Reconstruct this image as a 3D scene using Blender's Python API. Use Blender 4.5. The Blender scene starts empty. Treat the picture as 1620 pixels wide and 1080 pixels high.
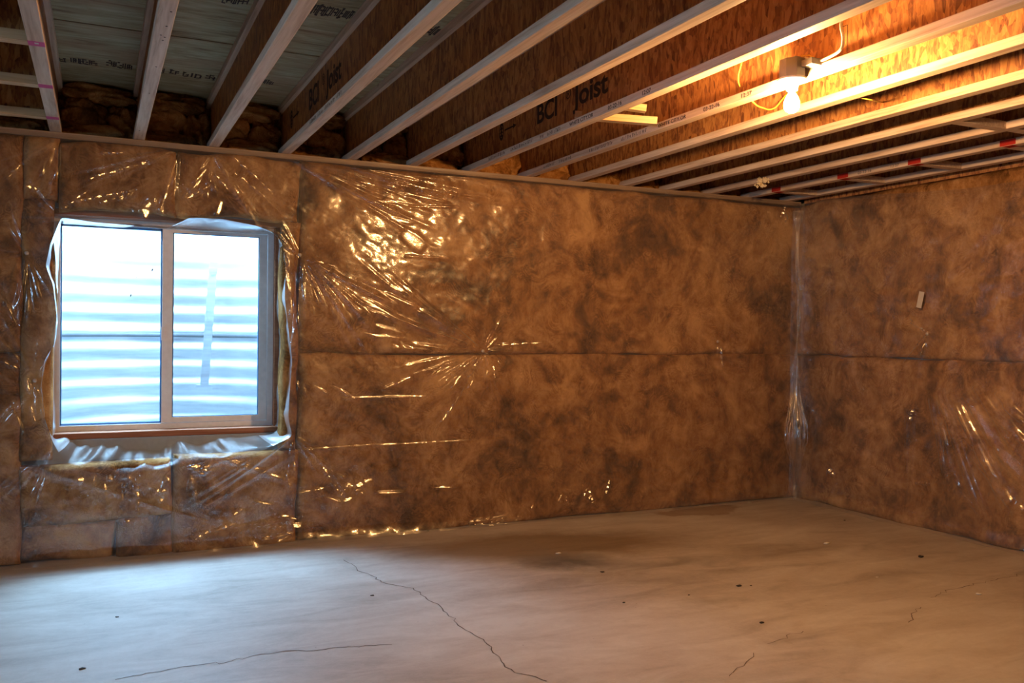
import bpy, bmesh, math, random
import numpy as np
from mathutils import Vector, Matrix, Euler

random.seed(7)
RNG = np.random.default_rng(7)
S = bpy.context.scene
COL = S.collection
PI = math.pi

# ------------------------------------------------------------------ camera
CAMZ = 1.295
F, YAW, PIT, ROL = 1405.0, math.radians(25.0), math.radians(-0.62), math.radians(0.68)
fw = np.array([math.sin(YAW) * math.cos(PIT), math.cos(YAW) * math.cos(PIT), math.sin(PIT)])
r0 = np.array([math.cos(YAW), -math.sin(YAW), 0.0])
u0 = np.cross(r0, fw)
rr = math.cos(ROL) * r0 + math.sin(ROL) * u0
uu = -math.sin(ROL) * r0 + math.cos(ROL) * u0
cd = bpy.data.cameras.new('camera')
cam = bpy.data.objects.new('camera', cd)
COL.objects.link(cam)
cd.sensor_width = 36
cd.lens = F / 1620 * 36
cd.clip_start = 0.05
cam.matrix_world = Matrix(((rr[0], uu[0], -fw[0], 0), (rr[1], uu[1], -fw[1], 0), (rr[2], uu[2], -fw[2], CAMZ), (0, 0, 0, 1)))
S.camera = cam
C0 = np.array([0, 0, CAMZ])


def ray(x, y):
    return (x - 810) / F * rr - (y - 540) / F * uu + fw


def on_y(x, y, Y):
    d = ray(x, y)
    return C0 + d * Y / d[1]


def on_x(x, y, X):
    d = ray(x, y)
    return C0 + d * X / d[0]


def on_z(x, y, Z):
    d = ray(x, y)
    return C0 + d * (Z - CAMZ) / d[2]


# ------------------------------------------------------------------ world, light, exposure
SKY = (0.42, 0.71, 1.0)
SKY_STRENGTH = 55.0
BULB_COLOR = (1.0, 0.51, 0.17)
BULB_STRENGTH = 2750.0
W = bpy.data.worlds.new('world')
S.world = W
W.use_nodes = True
bg = W.node_tree.nodes['Background']
bg.inputs[0].default_value = (*SKY, 1)
bg.inputs[1].default_value = SKY_STRENGTH
pl = bpy.data.lights.new('sky_portal', 'AREA')
pl.shape = 'RECTANGLE'
pl.size, pl.size_y = 1.7, 1.1
pl.cycles.is_portal = True
po = bpy.data.objects.new('sky_portal', pl)
COL.objects.link(po)
po.location = (0.37, 6.30, 2.20)
sl = bpy.data.lights.new('daylight', 'SUN')
sl.energy = 36.0
sl.angle = math.radians(56)
sl.color = (0.30, 0.62, 1.0)
so = bpy.data.objects.new('daylight', sl)
COL.objects.link(so)
so.rotation_euler = (math.radians(-45), 0, math.radians(12))
pl2 = bpy.data.lights.new('sky_portal_left', 'AREA')
pl2.shape = 'RECTANGLE'
pl2.size, pl2.size_y = 0.9, 0.6
pl2.cycles.is_portal = True
po2 = bpy.data.objects.new('sky_portal_left', pl2)
COL.objects.link(po2)
po2.location = (-3.60, 1.4, 1.65)
po2.rotation_euler = (PI / 2, 0, -PI / 2)
S.view_settings.view_transform = 'Standard'
S.view_settings.look = 'None'
S.view_settings.gamma = 1
S.view_settings.use_curve_mapping = False
S.view_settings.exposure = 0.0
S.cycles.use_denoising = True
S.cycles.max_bounces = 10
S.cycles.diffuse_bounces = 5
S.cycles.glossy_bounces = 4
S.cycles.transparent_max_bounces = 16
S.cycles.sample_clamp_indirect = 6
S.cycles.caustics_reflective = False


# ------------------------------------------------------------------ helpers
def link(name, me, mat=None, parent=None, loc=None, kind=None, label=None):
    o = bpy.data.objects.new(name, me)
    COL.objects.link(o)
    if mat is not None and len(me.materials) == 0:
        me.materials.append(mat)
    if parent is not None:
        o.parent = parent
    if loc is not None:
        o.location = loc
    if kind:
        o['kind'] = kind
    if label:
        o['label'] = label
    return o


def thing(name, label, cat, loc=(0, 0, 0), rotz=0, group=None):
    o = bpy.data.objects.new(name, None)
    COL.objects.link(o)
    o.empty_display_size = 0.1
    o.location = loc
    o.rotation_euler = (0, 0, rotz)
    o['label'] = label
    o['category'] = cat
    if group:
        o['group'] = group
    return o


def tag(o, label, cat, group=None):
    o['label'] = label
    o['category'] = cat
    if group:
        o['group'] = group
    return o


def struct(name):
    o = bpy.data.objects.new(name, None)
    COL.objects.link(o)
    o['kind'] = 'structure'
    return o


class MB:
    def __init__(s):
        s.v, s.f = [], []

    def box(s, a, b):
        n = len(s.v)
        for z in (a[2], b[2]):
            for x, y in ((a[0], a[1]), (b[0], a[1]), (b[0], b[1]), (a[0], b[1])):
                s.v.append((x, y, z))
        s.f += [tuple(n + i for i in q) for q in ((0, 3, 2, 1), (4, 5, 6, 7), (0, 1, 5, 4), (1, 2, 6, 5), (2, 3, 7, 6), (3, 0, 4, 7))]
        return s

    def poly(s, pts, faces):
        n = len(s.v)
        s.v += [tuple(p) for p in pts]
        s.f += [tuple(n + i for i in q) for q in faces]
        return s

    def tube(s, pts, r, seg=8):
        pts = [Vector(p) for p in pts]
        n0 = len(s.v)
        up = Vector((0.13, 0.2, 0.97)).normalized()
        for i, p in enumerate(pts):
            t = (pts[min(i + 1, len(pts) - 1)] - pts[max(i - 1, 0)]).normalized()
            a = t.cross(up)
            if a.length < 0.05:
                a = t.cross(Vector((1, 0, 0)))
            a.normalize()
            b = t.cross(a)
            rad = r[i] if hasattr(r, '__len__') else r
            for k in range(seg):
                q = p + a * rad * math.cos(2 * PI * k / seg) + b * rad * math.sin(2 * PI * k / seg)
                s.v.append(tuple(q))
        for i in range(len(pts) - 1):
            for k in range(seg):
                k2 = (k + 1) % seg
                s.f.append((n0 + i * seg + k, n0 + i * seg + k2, n0 + (i + 1) * seg + k2, n0 + (i + 1) * seg + k))
        s.f.append(tuple(n0 + k for k in reversed(range(seg))))
        s.f.append(tuple(n0 + (len(pts) - 1) * seg + k for k in range(seg)))
        return s

    def lathe(s, prof, seg=32, c=(0, 0, 0)):
        n0 = len(s.v)
        for (r, z) in prof:
            for k in range(seg):
                a = 2 * PI * k / seg
                s.v.append((c[0] + r * math.cos(a), c[1] + r * math.sin(a), c[2] + z))
        for i in range(len(prof) - 1):
            for k in range(seg):
                k2 = (k + 1) % seg
                s.f.append((n0 + i * seg + k, n0 + i * seg + k2, n0 + (i + 1) * seg + k2, n0 + (i + 1) * seg + k))
        return s

    def mesh(s, name, smooth=False):
        me = bpy.data.meshes.new(name)
        me.from_pydata(s.v, [], s.f)
        me.update()
        if smooth:
            me.shade_smooth()
        return me

    def build(s, name, mat, parent=None, smooth=False, **k):
        return link(name, s.mesh(name, smooth), mat, parent, **k)


def grid_mesh(name, P, smooth=True, keep=None, uv=False):
    """P: (rows, cols, 3) array -> quad mesh"""
    nr, nc = P.shape[:2]
    idx = np.arange(nr * nc).reshape(nr, nc)
    q = np.stack([idx[:-1, :-1], idx[:-1, 1:], idx[1:, 1:], idx[1:, :-1]], -1).reshape(-1, 4)
    if keep is not None:
        q = q[keep.reshape(-1)]
    me = bpy.data.meshes.new(name)
    me.vertices.add(nr * nc)
    me.vertices.foreach_set('co', P.reshape(-1).astype(np.float32))
    me.loops.add(len(q) * 4)
    me.loops.foreach_set('vertex_index', q.reshape(-1).astype(np.int32))
    me.polygons.add(len(q))
    me.polygons.foreach_set('loop_start', (np.arange(len(q)) * 4).astype(np.int32))
    me.update(calc_edges=True)
    me.validate()
    if smooth:
        me.shade_smooth()
    return me


_lat = {}


def vnoise(x, y, seed=0):
    """smooth value noise in about -1..1"""
    if seed not in _lat:
        _lat[seed] = np.random.default_rng(1000 + seed).uniform(-1, 1, (256, 256))
    L = _lat[seed]
    xi = np.floor(x).astype(int)
    yi = np.floor(y).astype(int)
    fx, fy = x - xi, y - yi
    fx = fx * fx * fx * (fx * (fx * 6 - 15) + 10)
    fy = fy * fy * fy * (fy * (fy * 6 - 15) + 10)
    g = lambda a, b: L[a % 256, b % 256]
    return (g(xi, yi) * (1 - fx) + g(xi + 1, yi) * fx) * (1 - fy) + (g(xi, yi + 1) * (1 - fx) + g(xi + 1, yi + 1) * fx) * fy


def fbm(x, y, f, octv=4, seed=0, gain=0.5):
    o = 0 * x
    a = 1.0
    for i in range(octv):
        o = o + a * vnoise(x * f + 17.3 * i, y * f + 9.1 * i, seed + i)
        a *= gain
        f *= 2.03
    return o


def sstep(a, b, x):
    t = np.clip((x - a) / (b - a), 0, 1)
    return t * t * (3 - 2 * t)


# ------------------------------------------------------------------ materials
class NT:
    def __init__(s, name):
        s.m = bpy.data.materials.new(name)
        s.m.use_nodes = True
        s.t = s.m.node_tree
        s.t.nodes.clear()
        s.out = s.n('ShaderNodeOutputMaterial')

    def n(s, typ, **kw):
        nd = s.t.nodes.new(typ)
        for k, v in kw.items():
            if k.startswith('i_'):
                key = k[2:]
                key = int(key) if key.isdigit() else key.replace('_', ' ')
                if isinstance(v, bpy.types.NodeSocket):
                    s.t.links.new(v, nd.inputs[key])
                else:
                    nd.inputs[key].default_value = v
            else:
                setattr(nd, k, v)
        return nd

    def l(s, a, b):
        s.t.links.new(a, b)

    def coords(s, scale=(1, 1, 1), rnd=True, loc=(0, 0, 0)):
        tc = s.n('ShaderNodeTexCoord')
        v = tc.outputs['Object']
        if rnd:
            oi = s.n('ShaderNodeObjectInfo')
            mu = s.n('ShaderNodeMath', operation='MULTIPLY', i_0=oi.outputs['Random'], i_1=37.0)
            ad = s.n('ShaderNodeVectorMath', operation='ADD', i_0=v, i_1=mu.outputs[0])
            v = ad.outputs[0]
        return s.n('ShaderNodeMapping', i_Vector=v, i_Scale=scale, i_Location=loc).outputs[0]

    def noise(s, vec, scale, detail=4, rough=0.55, dist=0.0):
        return s.n('ShaderNodeTexNoise', i_Vector=vec, i_Scale=scale, i_Detail=detail, i_Roughness=rough, i_Distortion=dist).outputs[0]

    def ramp(s, fac, stops):
        r = s.n('ShaderNodeValToRGB', i_0=fac)
        e = r.color_ramp.elements
        while len(e) < len(stops):
            e.new(0.5)
        for k, (p, c) in zip(e, stops):
            k.position = p
            k.color = (*c, 1) if len(c) == 3 else c
        return r.outputs[0]

    def mix(s, fac, a, b, mode='MIX'):
        nd = s.n('ShaderNodeMix', data_type='RGBA', blend_type=mode)
        for i, v in ((0, fac), (6, a), (7, b)):
            if isinstance(v, bpy.types.NodeSocket):
                s.l(v, nd.inputs[i])
            else:
                nd.inputs[i].default_value = v if i == 0 else (*v, 1)
        return nd.outputs[2]

    def math(s, op, a, b=0.0, c=None, clamp=False):
        kw = dict(i_0=a, i_1=b)
        if c is not None:
            kw['i_2'] = c
        nd = s.n('ShaderNodeMath', operation=op, **kw)
        nd.use_clamp = clamp
        return nd.outputs[0]

    def fresnel(s, ior=1.5, normal=None):
        g = s.n('ShaderNodeNewGeometry').outputs['Backfacing']
        i = s.math('MULTIPLY_ADD', g, 1.0 / ior - ior, ior)
        f = s.n('ShaderNodeFresnel', i_IOR=i)
        if normal is not None:
            s.l(normal, f.inputs['Normal'])
        return f

    def bump(s, h, strength=0.3, dist=0.01):
        return s.n('ShaderNodeBump', i_Height=h, i_Strength=strength, i_Distance=dist).outputs[0]

    def bsdf(s, col, rough=0.7, normal=None, metal=0.0, spec=0.3):
        p = s.n('ShaderNodeBsdfPrincipled', i_Metallic=metal)
        for k, v in (('Base Color', col), ('Roughness', rough), ('Specular IOR Level', spec)):
            if isinstance(v, bpy.types.NodeSocket):
                s.l(v, p.inputs[k])
            else:
                p.inputs[k].default_value = (*v, 1) if k == 'Base Color' else v
        if normal is not None:
            s.l(normal, p.inputs['Normal'])
        s.l(p.outputs[0], s.out.inputs[0])
        return s.m


def simple(name, col, rough=0.6, metal=0.0, spec=0.3):
    t = NT(name)
    v = t.coords()
    n = t.noise(v, 30, 3)
    c = t.mix(n, tuple(c * 0.85 for c in col), tuple(min(1, c * 1.1) for c in col))
    return t.bsdf(c, rough, None, metal, spec)


def mat_insulation(name='fibreglass', dark=(0.075, 0.032, 0.009), mid=(0.37, 0.170, 0.054), light=(0.70, 0.40, 0.16)):
    t = NT(name)
    v = t.coords()
    n1 = t.noise(v, 2.6, 9, 0.62, 0.8)
    n2 = t.noise(t.coords((1.0, 1.0, 0.8)), 9.0, 8, 0.66, 0.7)
    n3 = t.noise(t.coords((1.0, 1.0, 0.6)), 40, 5, 0.7, 0.9)
    a = t.math('MULTIPLY', n1, 0.55)
    b = t.math('MULTIPLY_ADD', n2, 0.35, a)
    c = t.math('MULTIPLY_ADD', n3, 0.10, b)
    # fibrous wisps: thin curved contours of a slow noise
    f1 = t.noise(v, 5.0, 3, 0.5, 1.2)
    wv = t.math('SINE', t.math('MULTIPLY', f1, 95.0))
    wm = t.math('MULTIPLY', t.math('MULTIPLY', wv, t.ramp(t.noise(v, 8, 3), [(0.45, (0, 0, 0)), (0.65, (1, 1, 1))])), 0.030)
    c = t.math('ADD', c, wm)
    col = t.ramp(c, [(0.38, dark), (0.45, tuple((x + y) / 2 for x, y in zip(dark, mid))), (0.50, mid), (0.62, light)])
    n4 = t.noise(v, 55, 6, 0.7, 1.5)
    h = t.math('MULTIPLY_ADD', n4, 0.4, c)
    return t.bsdf(col, 0.95, t.bump(h, 0.7, 0.03), 0, 0.05)


def mat_osb(name):
    t = NT(name)
    v = t.coords((1, 1, 0.38))
    wob = t.noise(v, 6, 3)
    wv = t.n('ShaderNodeVectorMath', operation='SCALE', i_0=t.n('ShaderNodeTexNoise', i_Vector=v, i_Scale=7.0, i_Detail=2.0).outputs[1])
    wv.inputs['Scale'].default_value = 0.09
    v2 = t.n('ShaderNodeVectorMath', operation='ADD', i_0=v, i_1=wv.outputs[0]).outputs[0]
    vo = t.n('ShaderNodeTexVoronoi', i_Vector=v2, i_Scale=52.0)
    vo2 = t.n('ShaderNodeTexVoronoi', i_Vector=v2, i_Scale=105.0)
    fine = t.noise(t.coords((1, 1, 0.12)), 130, 4, 0.6)
    big = t.noise(v, 4.5, 5, 0.6)
    m = t.math('MULTIPLY', t.n('ShaderNodeSeparateColor', i_0=vo.outputs[1]).outputs[0], 0.34)
    m = t.math('MULTIPLY_ADD', t.n('ShaderNodeSeparateColor', i_0=vo2.outputs[1]).outputs[1], 0.18, m)
    m = t.math('MULTIPLY_ADD', fine, 0.30, m)
    m = t.math('MULTIPLY_ADD', big, 0.30, m)
    col = t.ramp(m, [(0.28, (0.11, 0.036, 0.016)), (0.44, (0.25, 0.10, 0.042)), (0.60, (0.41, 0.185, 0.062)), (0.82, (0.53, 0.28, 0.105))])
    return t.bsdf(col, t.math('MULTIPLY_ADD', big, 0.3, 0.4), t.bump(m, 0.5, 0.004), 0, 0.3)


def mat_wood(name, a, b, c, axis='Y', knots=True, scale=1.0, spec=0.3):
    t = NT(name)
    sc = {'Y': (1, 0.05, 1), 'X': (0.05, 1, 1), 'Z': (1, 1, 0.05)}[axis]
    v = t.coords(sc)
    g = t.noise(v, 60 * scale, 5, 0.6, 0.6)
    g2 = t.noise(v, 16 * scale, 4, 0.6, 1.2)
    m = t.math('MULTIPLY_ADD', g, 0.55, t.math('MULTIPLY', g2, 0.5))
    col = t.ramp(m, [(0.36, a), (0.52, b), (0.68, c)])
    if knots:
        kn = t.n('ShaderNodeTexVoronoi', i_Vector=t.coords((1, 0.55, 1)), i_Scale=3.1)
        k = t.ramp(kn.outputs[0], [(0.025, (1, 1, 1)), (0.06, (0, 0, 0))])
        col = t.mix(t.math('MULTIPLY', k, 0.7), col, (0.16, 0.075, 0.04))
    return t.bsdf(col, 0.6, t.bump(m, 0.25, 0.002), 0, spec)


def mat_ply(name):
    t = NT(name)
    v = t.coords((0.09, 1, 1), rnd=True)
    g = t.noise(v, 40, 6, 0.65, 0.8)
    g2 = t.noise(t.coords((0.35, 1, 1)), 7, 5, 0.6, 1.5)
    m = t.math('MULTIPLY_ADD', g, 0.6, t.math('MULTIPLY', g2, 0.45))
    col = t.ramp(m, [(0.36, (0.15, 0.10, 0.05)), (0.45, (0.28, 0.24, 0.14)), (0.56, (0.38, 0.35, 0.22)), (0.7, (0.50, 0.47, 0.33))])
    big = t.noise(t.coords((0.5, 1, 1)), 2.2, 4)
    col = t.mix(t.math('MULTIPLY', t.ramp(big, [(0.5, (0, 0, 0)), (0.62, (1, 1, 1))]), 0.45), col, (0.36, 0.21, 0.12))
    return t.bsdf(col, 0.75, t.bump(m, 0.3, 0.003), 0, 0.2)


def mat_film(name, haze=0.065, rough=0.115, gloss=1.0, bump=0.2):
    t = NT(name)
    v = t.coords(rnd=False)
    n1 = t.noise(v, 14, 5, 0.6, 1.5)
    n2 = t.noise(t.coords((1, 1, 0.3), rnd=False), 45, 3, 0.5, 1.0)
    h = t.math('MULTIPLY_ADD', n2, 0.3, n1)
    nrm = t.bump(h, bump, 0.004)
    tr = t.n('ShaderNodeBsdfTransparent', i_Color=(0.97, 0.965, 0.96, 1))
    df = t.n('ShaderNodeBsdfDiffuse', i_Color=(0.86, 0.86, 0.86, 1), i_Normal=nrm)
    tl = t.n('ShaderNodeBsdfTranslucent', i_Color=(0.86, 0.86, 0.86, 1), i_Normal=nrm)
    dm = t.n('ShaderNodeMixShader', i_0=0.5, i_1=df.outputs[0], i_2=tl.outputs[0])
    lw = t.n('ShaderNodeLayerWeight', i_Blend=0.35)
    hz = t.math('MULTIPLY_ADD', lw.outputs[1], haze * 3.0, haze * 0.8)
    hz = t.math('MULTIPLY', hz, t.math('ADD', t.noise(v, 3, 3), 0.5), clamp=True)
    base = t.n('ShaderNodeMixShader', i_0=hz, i_1=tr.outputs[0], i_2=dm.outputs[0])
    g1 = t.n('ShaderNodeBsdfGlossy', i_Color=(1, 1, 1, 1), i_Roughness=rough, i_Normal=nrm)
    g2 = t.n('ShaderNodeBsdfGlossy', i_Color=(1, 1, 1, 1), i_Roughness=0.32, i_Normal=nrm)
    gm = t.n('ShaderNodeMixShader', i_0=0.45, i_1=g1.outputs[0], i_2=g2.outputs[0])
    fr = t.fresnel(1.5, nrm)
    fac = t.math('MULTIPLY', fr.outputs[0], 2.1 * gloss, clamp=True)
    mx = t.n('ShaderNodeMixShader', i_0=fac, i_1=base.outputs[0], i_2=gm.outputs[0])
    t.l(mx.outputs[0], t.out.inputs[0])
    return t.m


def mat_floor():
    t = NT('concrete_floor')
    tc = t.n('ShaderNodeTexCoord').outputs['Object']
    big = t.noise(tc, 0.9, 5, 0.55, 0.6)
    mid = t.noise(t.n('ShaderNodeMapping', i_Vector=tc, i_Scale=(0.5, 1.6, 1), i_Rotation=(0, 0, 0.35)).outputs[0], 4, 6, 0.6, 1.0)
    fine = t.noise(tc, 90, 4, 0.7)
    m = t.math('MULTIPLY_ADD', mid, 0.45, t.math('MULTIPLY', big, 0.45))
    spots = t.noise(tc, 22, 6, 0.7, 0.5)
    m = t.math('MULTIPLY_ADD', fine, 0.08, m)
    m = t.math('MULTIPLY_ADD', spots, 0.14, m)
    m = t.math('SUBTRACT', m, 0.06)
    col = t.ramp(m, [(0.34, (0.31, 0.26, 0.22)), (0.48, (0.46, 0.40, 0.35)), (0.62, (0.58, 0.53, 0.48))])
    warp = t.n('ShaderNodeTexNoise', i_Vector=tc, i_Scale=2.6, i_Detail=6.0, i_Roughness=0.65)
    wsub = t.n('ShaderNodeVectorMath', operation='SUBTRACT', i_0=warp.outputs[1], i_1=(0.5, 0.5, 0.5))
    wsc = t.n('ShaderNodeVectorMath', operation='SCALE', i_0=wsub.outputs[0])
    wsc.inputs['Scale'].default_value = 0.45
    tw = t.n('ShaderNodeVectorMath', operation='ADD', i_0=tc, i_1=wsc.outputs[0]).outputs[0]

    def blob(px, py, ax, ay, rot, col_, k, soft, w=True):
        nonlocal col
        p = on_z(px, py, 0)
        mp = t.n('ShaderNodeMapping', vector_type='TEXTURE', i_Vector=tw if w else tc, i_Location=(p[0], p[1], 0), i_Rotation=(0, 0, rot), i_Scale=(ax, ay, 1))
        xy = t.n('ShaderNodeVectorMath', operation='MULTIPLY', i_0=mp.outputs[0], i_1=(1, 1, 0)).outputs[0]
        ln = t.n('ShaderNodeVectorMath', operation='LENGTH', i_0=xy)
        f = t.ramp(ln.outputs['Value'], [(max(0.0, 1 - soft), (1, 1, 1)), (1.0, (0, 0, 0))])
        col = t.mix(t.math('MULTIPLY', f, k), col, col_, 'MULTIPLY')

    blob(860, 862, 1.15, 0.42, -0.15, (0.50, 0.41, 0.31), 0.95, 0.5)      # brown damp patch
    blob(905, 888, 0.42, 0.20, -0.5, (0.30, 0.31, 0.33), 1.0, 0.85)       # grey smear
    blob(1060, 893, 0.42, 0.14, 0.1, (0.55, 0.54, 0.52), 0.7, 0.8)
    blob(1110, 807, 0.42, 0.16, 0.0, (0.62, 0.50, 0.40), 0.8, 0.15)      # dark edge patch at the wall
    blob(1250, 868, 0.55, 0.2, 0.0, (0.66, 0.62, 0.58), 0.8, 0.9)
    blob(1420, 905, 0.45, 0.14, 0.2, (0.68, 0.64, 0.6), 0.7, 0.9)
    blob(1120, 950, 0.20, 0.08, 0.0, (0.7, 0.68, 0.65), 0.7, 0.9)
    blob(1370, 1010, 0.5, 0.12, 0.2, (0.8, 0.78, 0.75), 0.6, 0.9)
    spk = t.n('ShaderNodeTexVoronoi', i_Vector=tc, i_Scale=9.0)
    sp = t.ramp(spk.outputs[0], [(0.018, (1, 1, 1)), (0.035, (0, 0, 0))])
    col = t.mix(t.math('MULTIPLY', sp, 0.6), col, (0.12, 0.09, 0.07))
    rough = t.math('MULTIPLY_ADD', mid, 0.25, 0.42)
    return t.bsdf(col, rough, t.bump(t.math('MULTIPLY_ADD', fine, 0.3, mid), 0.12, 0.004), 0, 0.35)


M = {}
M['ins'] = mat_insulation()
M['osb'] = mat_osb('osb_web')
M['lvl'] = mat_wood('flange_wood', (0.42, 0.28, 0.19), (0.62, 0.48, 0.36), (0.75, 0.62, 0.50))
M['pine'] = mat_wood('pine', (0.45, 0.29, 0.15), (0.60, 0.42, 0.24), (0.70, 0.52, 0.32), axis='X')
M['plate'] = mat_wood('plate_wood', (0.26, 0.17, 0.11), (0.34, 0.24, 0.17), (0.42, 0.31, 0.23), axis='X', knots=False)
M['buck'] = mat_wood('buck_wood', (0.26, 0.09, 0.04), (0.36, 0.14, 0.07), (0.42, 0.2, 0.1), axis='X', knots=False)
M['ply'] = mat_ply('subfloor_ply')
M['film'] = mat_film('clear_film')
M['film2'] = mat_film('crumpled_film', 0.26, 0.12, 1.0, 0.4)
M['film4'] = mat_film('slack_film', 0.03, 0.2, 0.13, 0.4)
M['film3'] = mat_film('corner_film', 0.008, 0.07, 1.6, 0.35)
M['floor'] = mat_floor()
M['conc'] = simple('grey_concrete', (0.34, 0.34, 0.33), 0.9)
M['vinyl'] = simple('window_vinyl', (0.86, 0.87, 0.90), 0.35, 0, 0.5)
M['gasket'] = simple('sash_gasket', (0.10, 0.22, 0.42), 0.5)
M['ink'] = simple('black_ink', (0.035, 0.028, 0.03), 0.8)
M['ink_pale'] = simple('faded_ink', (0.12, 0.09, 0.08), 0.8)
M['pink'] = simple('pink_marker', (0.62, 0.10, 0.28), 0.7)
M['red'] = simple('red_marker', (0.42, 0.03, 0.02), 0.8, 0, 0.1)
M['crack'] = simple('crack_dark', (0.14, 0.10, 0.08), 0.95)
M['cable'] = simple('white_cable', (0.85, 0.83, 0.78), 0.4, 0, 0.5)
M['ywire'] = simple('yellow_wire', (0.80, 0.55, 0.08), 0.4, 0, 0.5)
M['porc'] = simple('porcelain', (0.85, 0.85, 0.83), 0.2, 0, 0.6)
M['box'] = simple('box_grey', (0.16, 0.17, 0.18), 0.5, 0, 0.4)
M['tape'] = simple('tape', (0.62, 0.56, 0.48), 0.5)
M['dark'] = simple('dark_chip', (0.05, 0.04, 0.035), 0.8)
M['pale'] = simple('pale_chip', (0.75, 0.72, 0.66), 0.8)
M['foam'] = simple('foam', (0.80, 0.66, 0.42), 0.9)
M['stone'] = simple('gravel', (0.62, 0.63, 0.63), 0.9)
M['pin'] = simple('fastener', (0.50, 0.42, 0.36), 0.4, 0, 0.5)
t = NT('galvanised_steel')
v = t.coords((0.25, 0.25, 3), rnd=False)
n = t.noise(v, 6, 5, 0.6)
M['galv'] = t.bsdf(t.ramp(n, [(0.3, (0.42, 0.46, 0.50)), (0.6, (0.70, 0.74, 0.78))]), 0.42, None, 0.7, 0.5)
M['galv_d'] = simple('dirty_steel', (0.16, 0.18, 0.2), 0.8)
t = NT('window_glass')
fr = t.fresnel(1.5)
mx = t.n('ShaderNodeMixShader', i_0=fr.outputs[0], i_1=t.n('ShaderNodeBsdfTransparent', i_Color=(0.93, 0.96, 0.97, 1)).outputs[0], i_2=t.n('ShaderNodeBsdfGlossy', i_Roughness=0.02).outputs[0])
t.l(mx.outputs[0], t.out.inputs[0])
M['glass'] = t.m
t = NT('insect_screen')
mx = t.n('ShaderNodeMixShader', i_0=0.22, i_1=t.n('ShaderNodeBsdfTransparent').outputs[0], i_2=t.n('ShaderNodeBsdfDiffuse', i_Color=(0.25, 0.27, 0.3, 1)).outputs[0])
t.l(mx.outputs[0], t.out.inputs[0])
M['screen'] = t.m
t = NT('lit_bulb')
em = t.n('ShaderNodeEmission', i_Color=(*BULB_COLOR, 1), i_Strength=BULB_STRENGTH)
t.l(em.outputs[0], t.out.inputs[0])
M['bulb'] = t.m

# ------------------------------------------------------------------ dimensions
D = 5.45           # face of the back wall insulation
RX = 5.06          # face of the right wall insulation
JZ = 2.355         # underside of the joists
JH = 0.302
TZ = JZ + JH       # underside of the subfloor
XL, YF = -3.5, -3.0
SEAM = 1.145
WX0, WX1, WZ0, WZ1 = -0.245, 1.0, 0.69, 1.925     # window unit
WY = 5.72

# ------------------------------------------------------------------ floor
nx_, ny_ = 2, 2
fl = MB().box((XL - 0.2, YF - 0.2, -0.1), (RX + 0.25, 5.8, 0)).build('floor', M['floor'], kind='structure')


def ribbon(pts, w, z=0.0012, jit=0.006):
    P = []
    for i in range(len(pts) - 1):
        a, b = np.array(pts[i]), np.array(pts[i + 1])
        n = max(2, int(np.linalg.norm(b - a) / 0.03))
        for k in range(n):
            P.append(a + (b - a) * k / n + RNG.normal(0, jit, 2))
    P.append(np.array(pts[-1]))
    mb = MB()
    vs, fs = [], []
    for i, p in enumerate(P):
        t_ = P[min(i + 1, len(P) - 1)] - P[max(i - 1, 0)]
        t_ = t_ / (np.linalg.norm(t_) + 1e-9)
        nn = np.array([-t_[1], t_[0]]) * w * (0.35 + 0.65 * RNG.random()) * 0.5
        vs += [(p[0] + nn[0], p[1] + nn[1], z), (p[0] - nn[0], p[1] - nn[1], z)]
        if i:
            fs.append((2 * i - 2, 2 * i - 1, 2 * i + 1, 2 * i))
    mb.poly(vs, fs)
    return mb


def zpts(L, ox=0, oy=0, k=1.0):
    return [tuple(on_z(ox + x / k, oy + y / k, 0)[:2]) for x, y in L]


c3 = 2.893
ribbon(zpts([(10, 190), (60, 215), (75, 240), (130, 250), (190, 290), (240, 305), (330, 320), (400, 375), (450, 400), (480, 435), (515, 455), (520, 480), (570, 510), (630, 545), (690, 590), (700, 610), (730, 640), (750, 680), (800, 705), (850, 715), (940, 745)], 540, 820, c3), 0.006).build('crack', M['crack'], fl)
ribbon(zpts([(180, 1075), (277, 1058), (350, 1048), (400, 1037), (443, 1030), (500, 1028), (540, 1023), (620, 1020)]), 0.006, jit=0.008).build('crack', M['crack'], fl)
ribbon(zpts([(1190, 535), (1250, 515), (1330, 490), (1420, 470), (1560, 440), (1620, 430)], 1060, 760, c3), 0.005, jit=0.01).build('crack', M['crack'], fl)
ribbon(zpts([(1150, 580), (1110, 615), (1090, 650)], 1060, 760, c3), 0.005, jit=0.01).build('crack', M['crack'], fl)
ribbon(zpts([(380, 795), (340, 840), (270, 895)], 1060, 760, c3), 0.004, jit=0.01).build('crack', M['crack'], fl)
ribbon(zpts([(430, 748), (500, 725), (610, 690)], 1060, 760, c3), 0.004, jit=0.01).build('crack', M['crack'], fl)


# ------------------------------------------------------------------ ceiling (subfloor panels)
ceil = struct('ceiling')
yy = [5.654, 4.44, 3.22, 2.0, 0.78, -0.44, -1.66, -3.1]
for i in range(len(yy) - 1):
    xs = [XL - 0.1] + [x for x in np.arange(-3.0 + (i % 2) * 1.22, RX, 2.44) if x > XL + 0.2] + [RX + 0.2]
    for a, b in zip(xs[:-1], xs[1:]):
        MB().box((a + 0.0015, yy[i + 1] + 0.018, TZ + random.uniform(0, 0.0015)), (b - 0.0015, yy[i], TZ + 0.02)).build('subfloor_panel', M['ply'], ceil)
MB().box((XL - 0.2, YF - 0.2, TZ + 0.0205), (RX + 0.25, 5.8, TZ + 0.06)).build('dark_gap_backing', M['dark'], ceil)  # dark backing: puts the shade of the panel gaps into its colour


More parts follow.
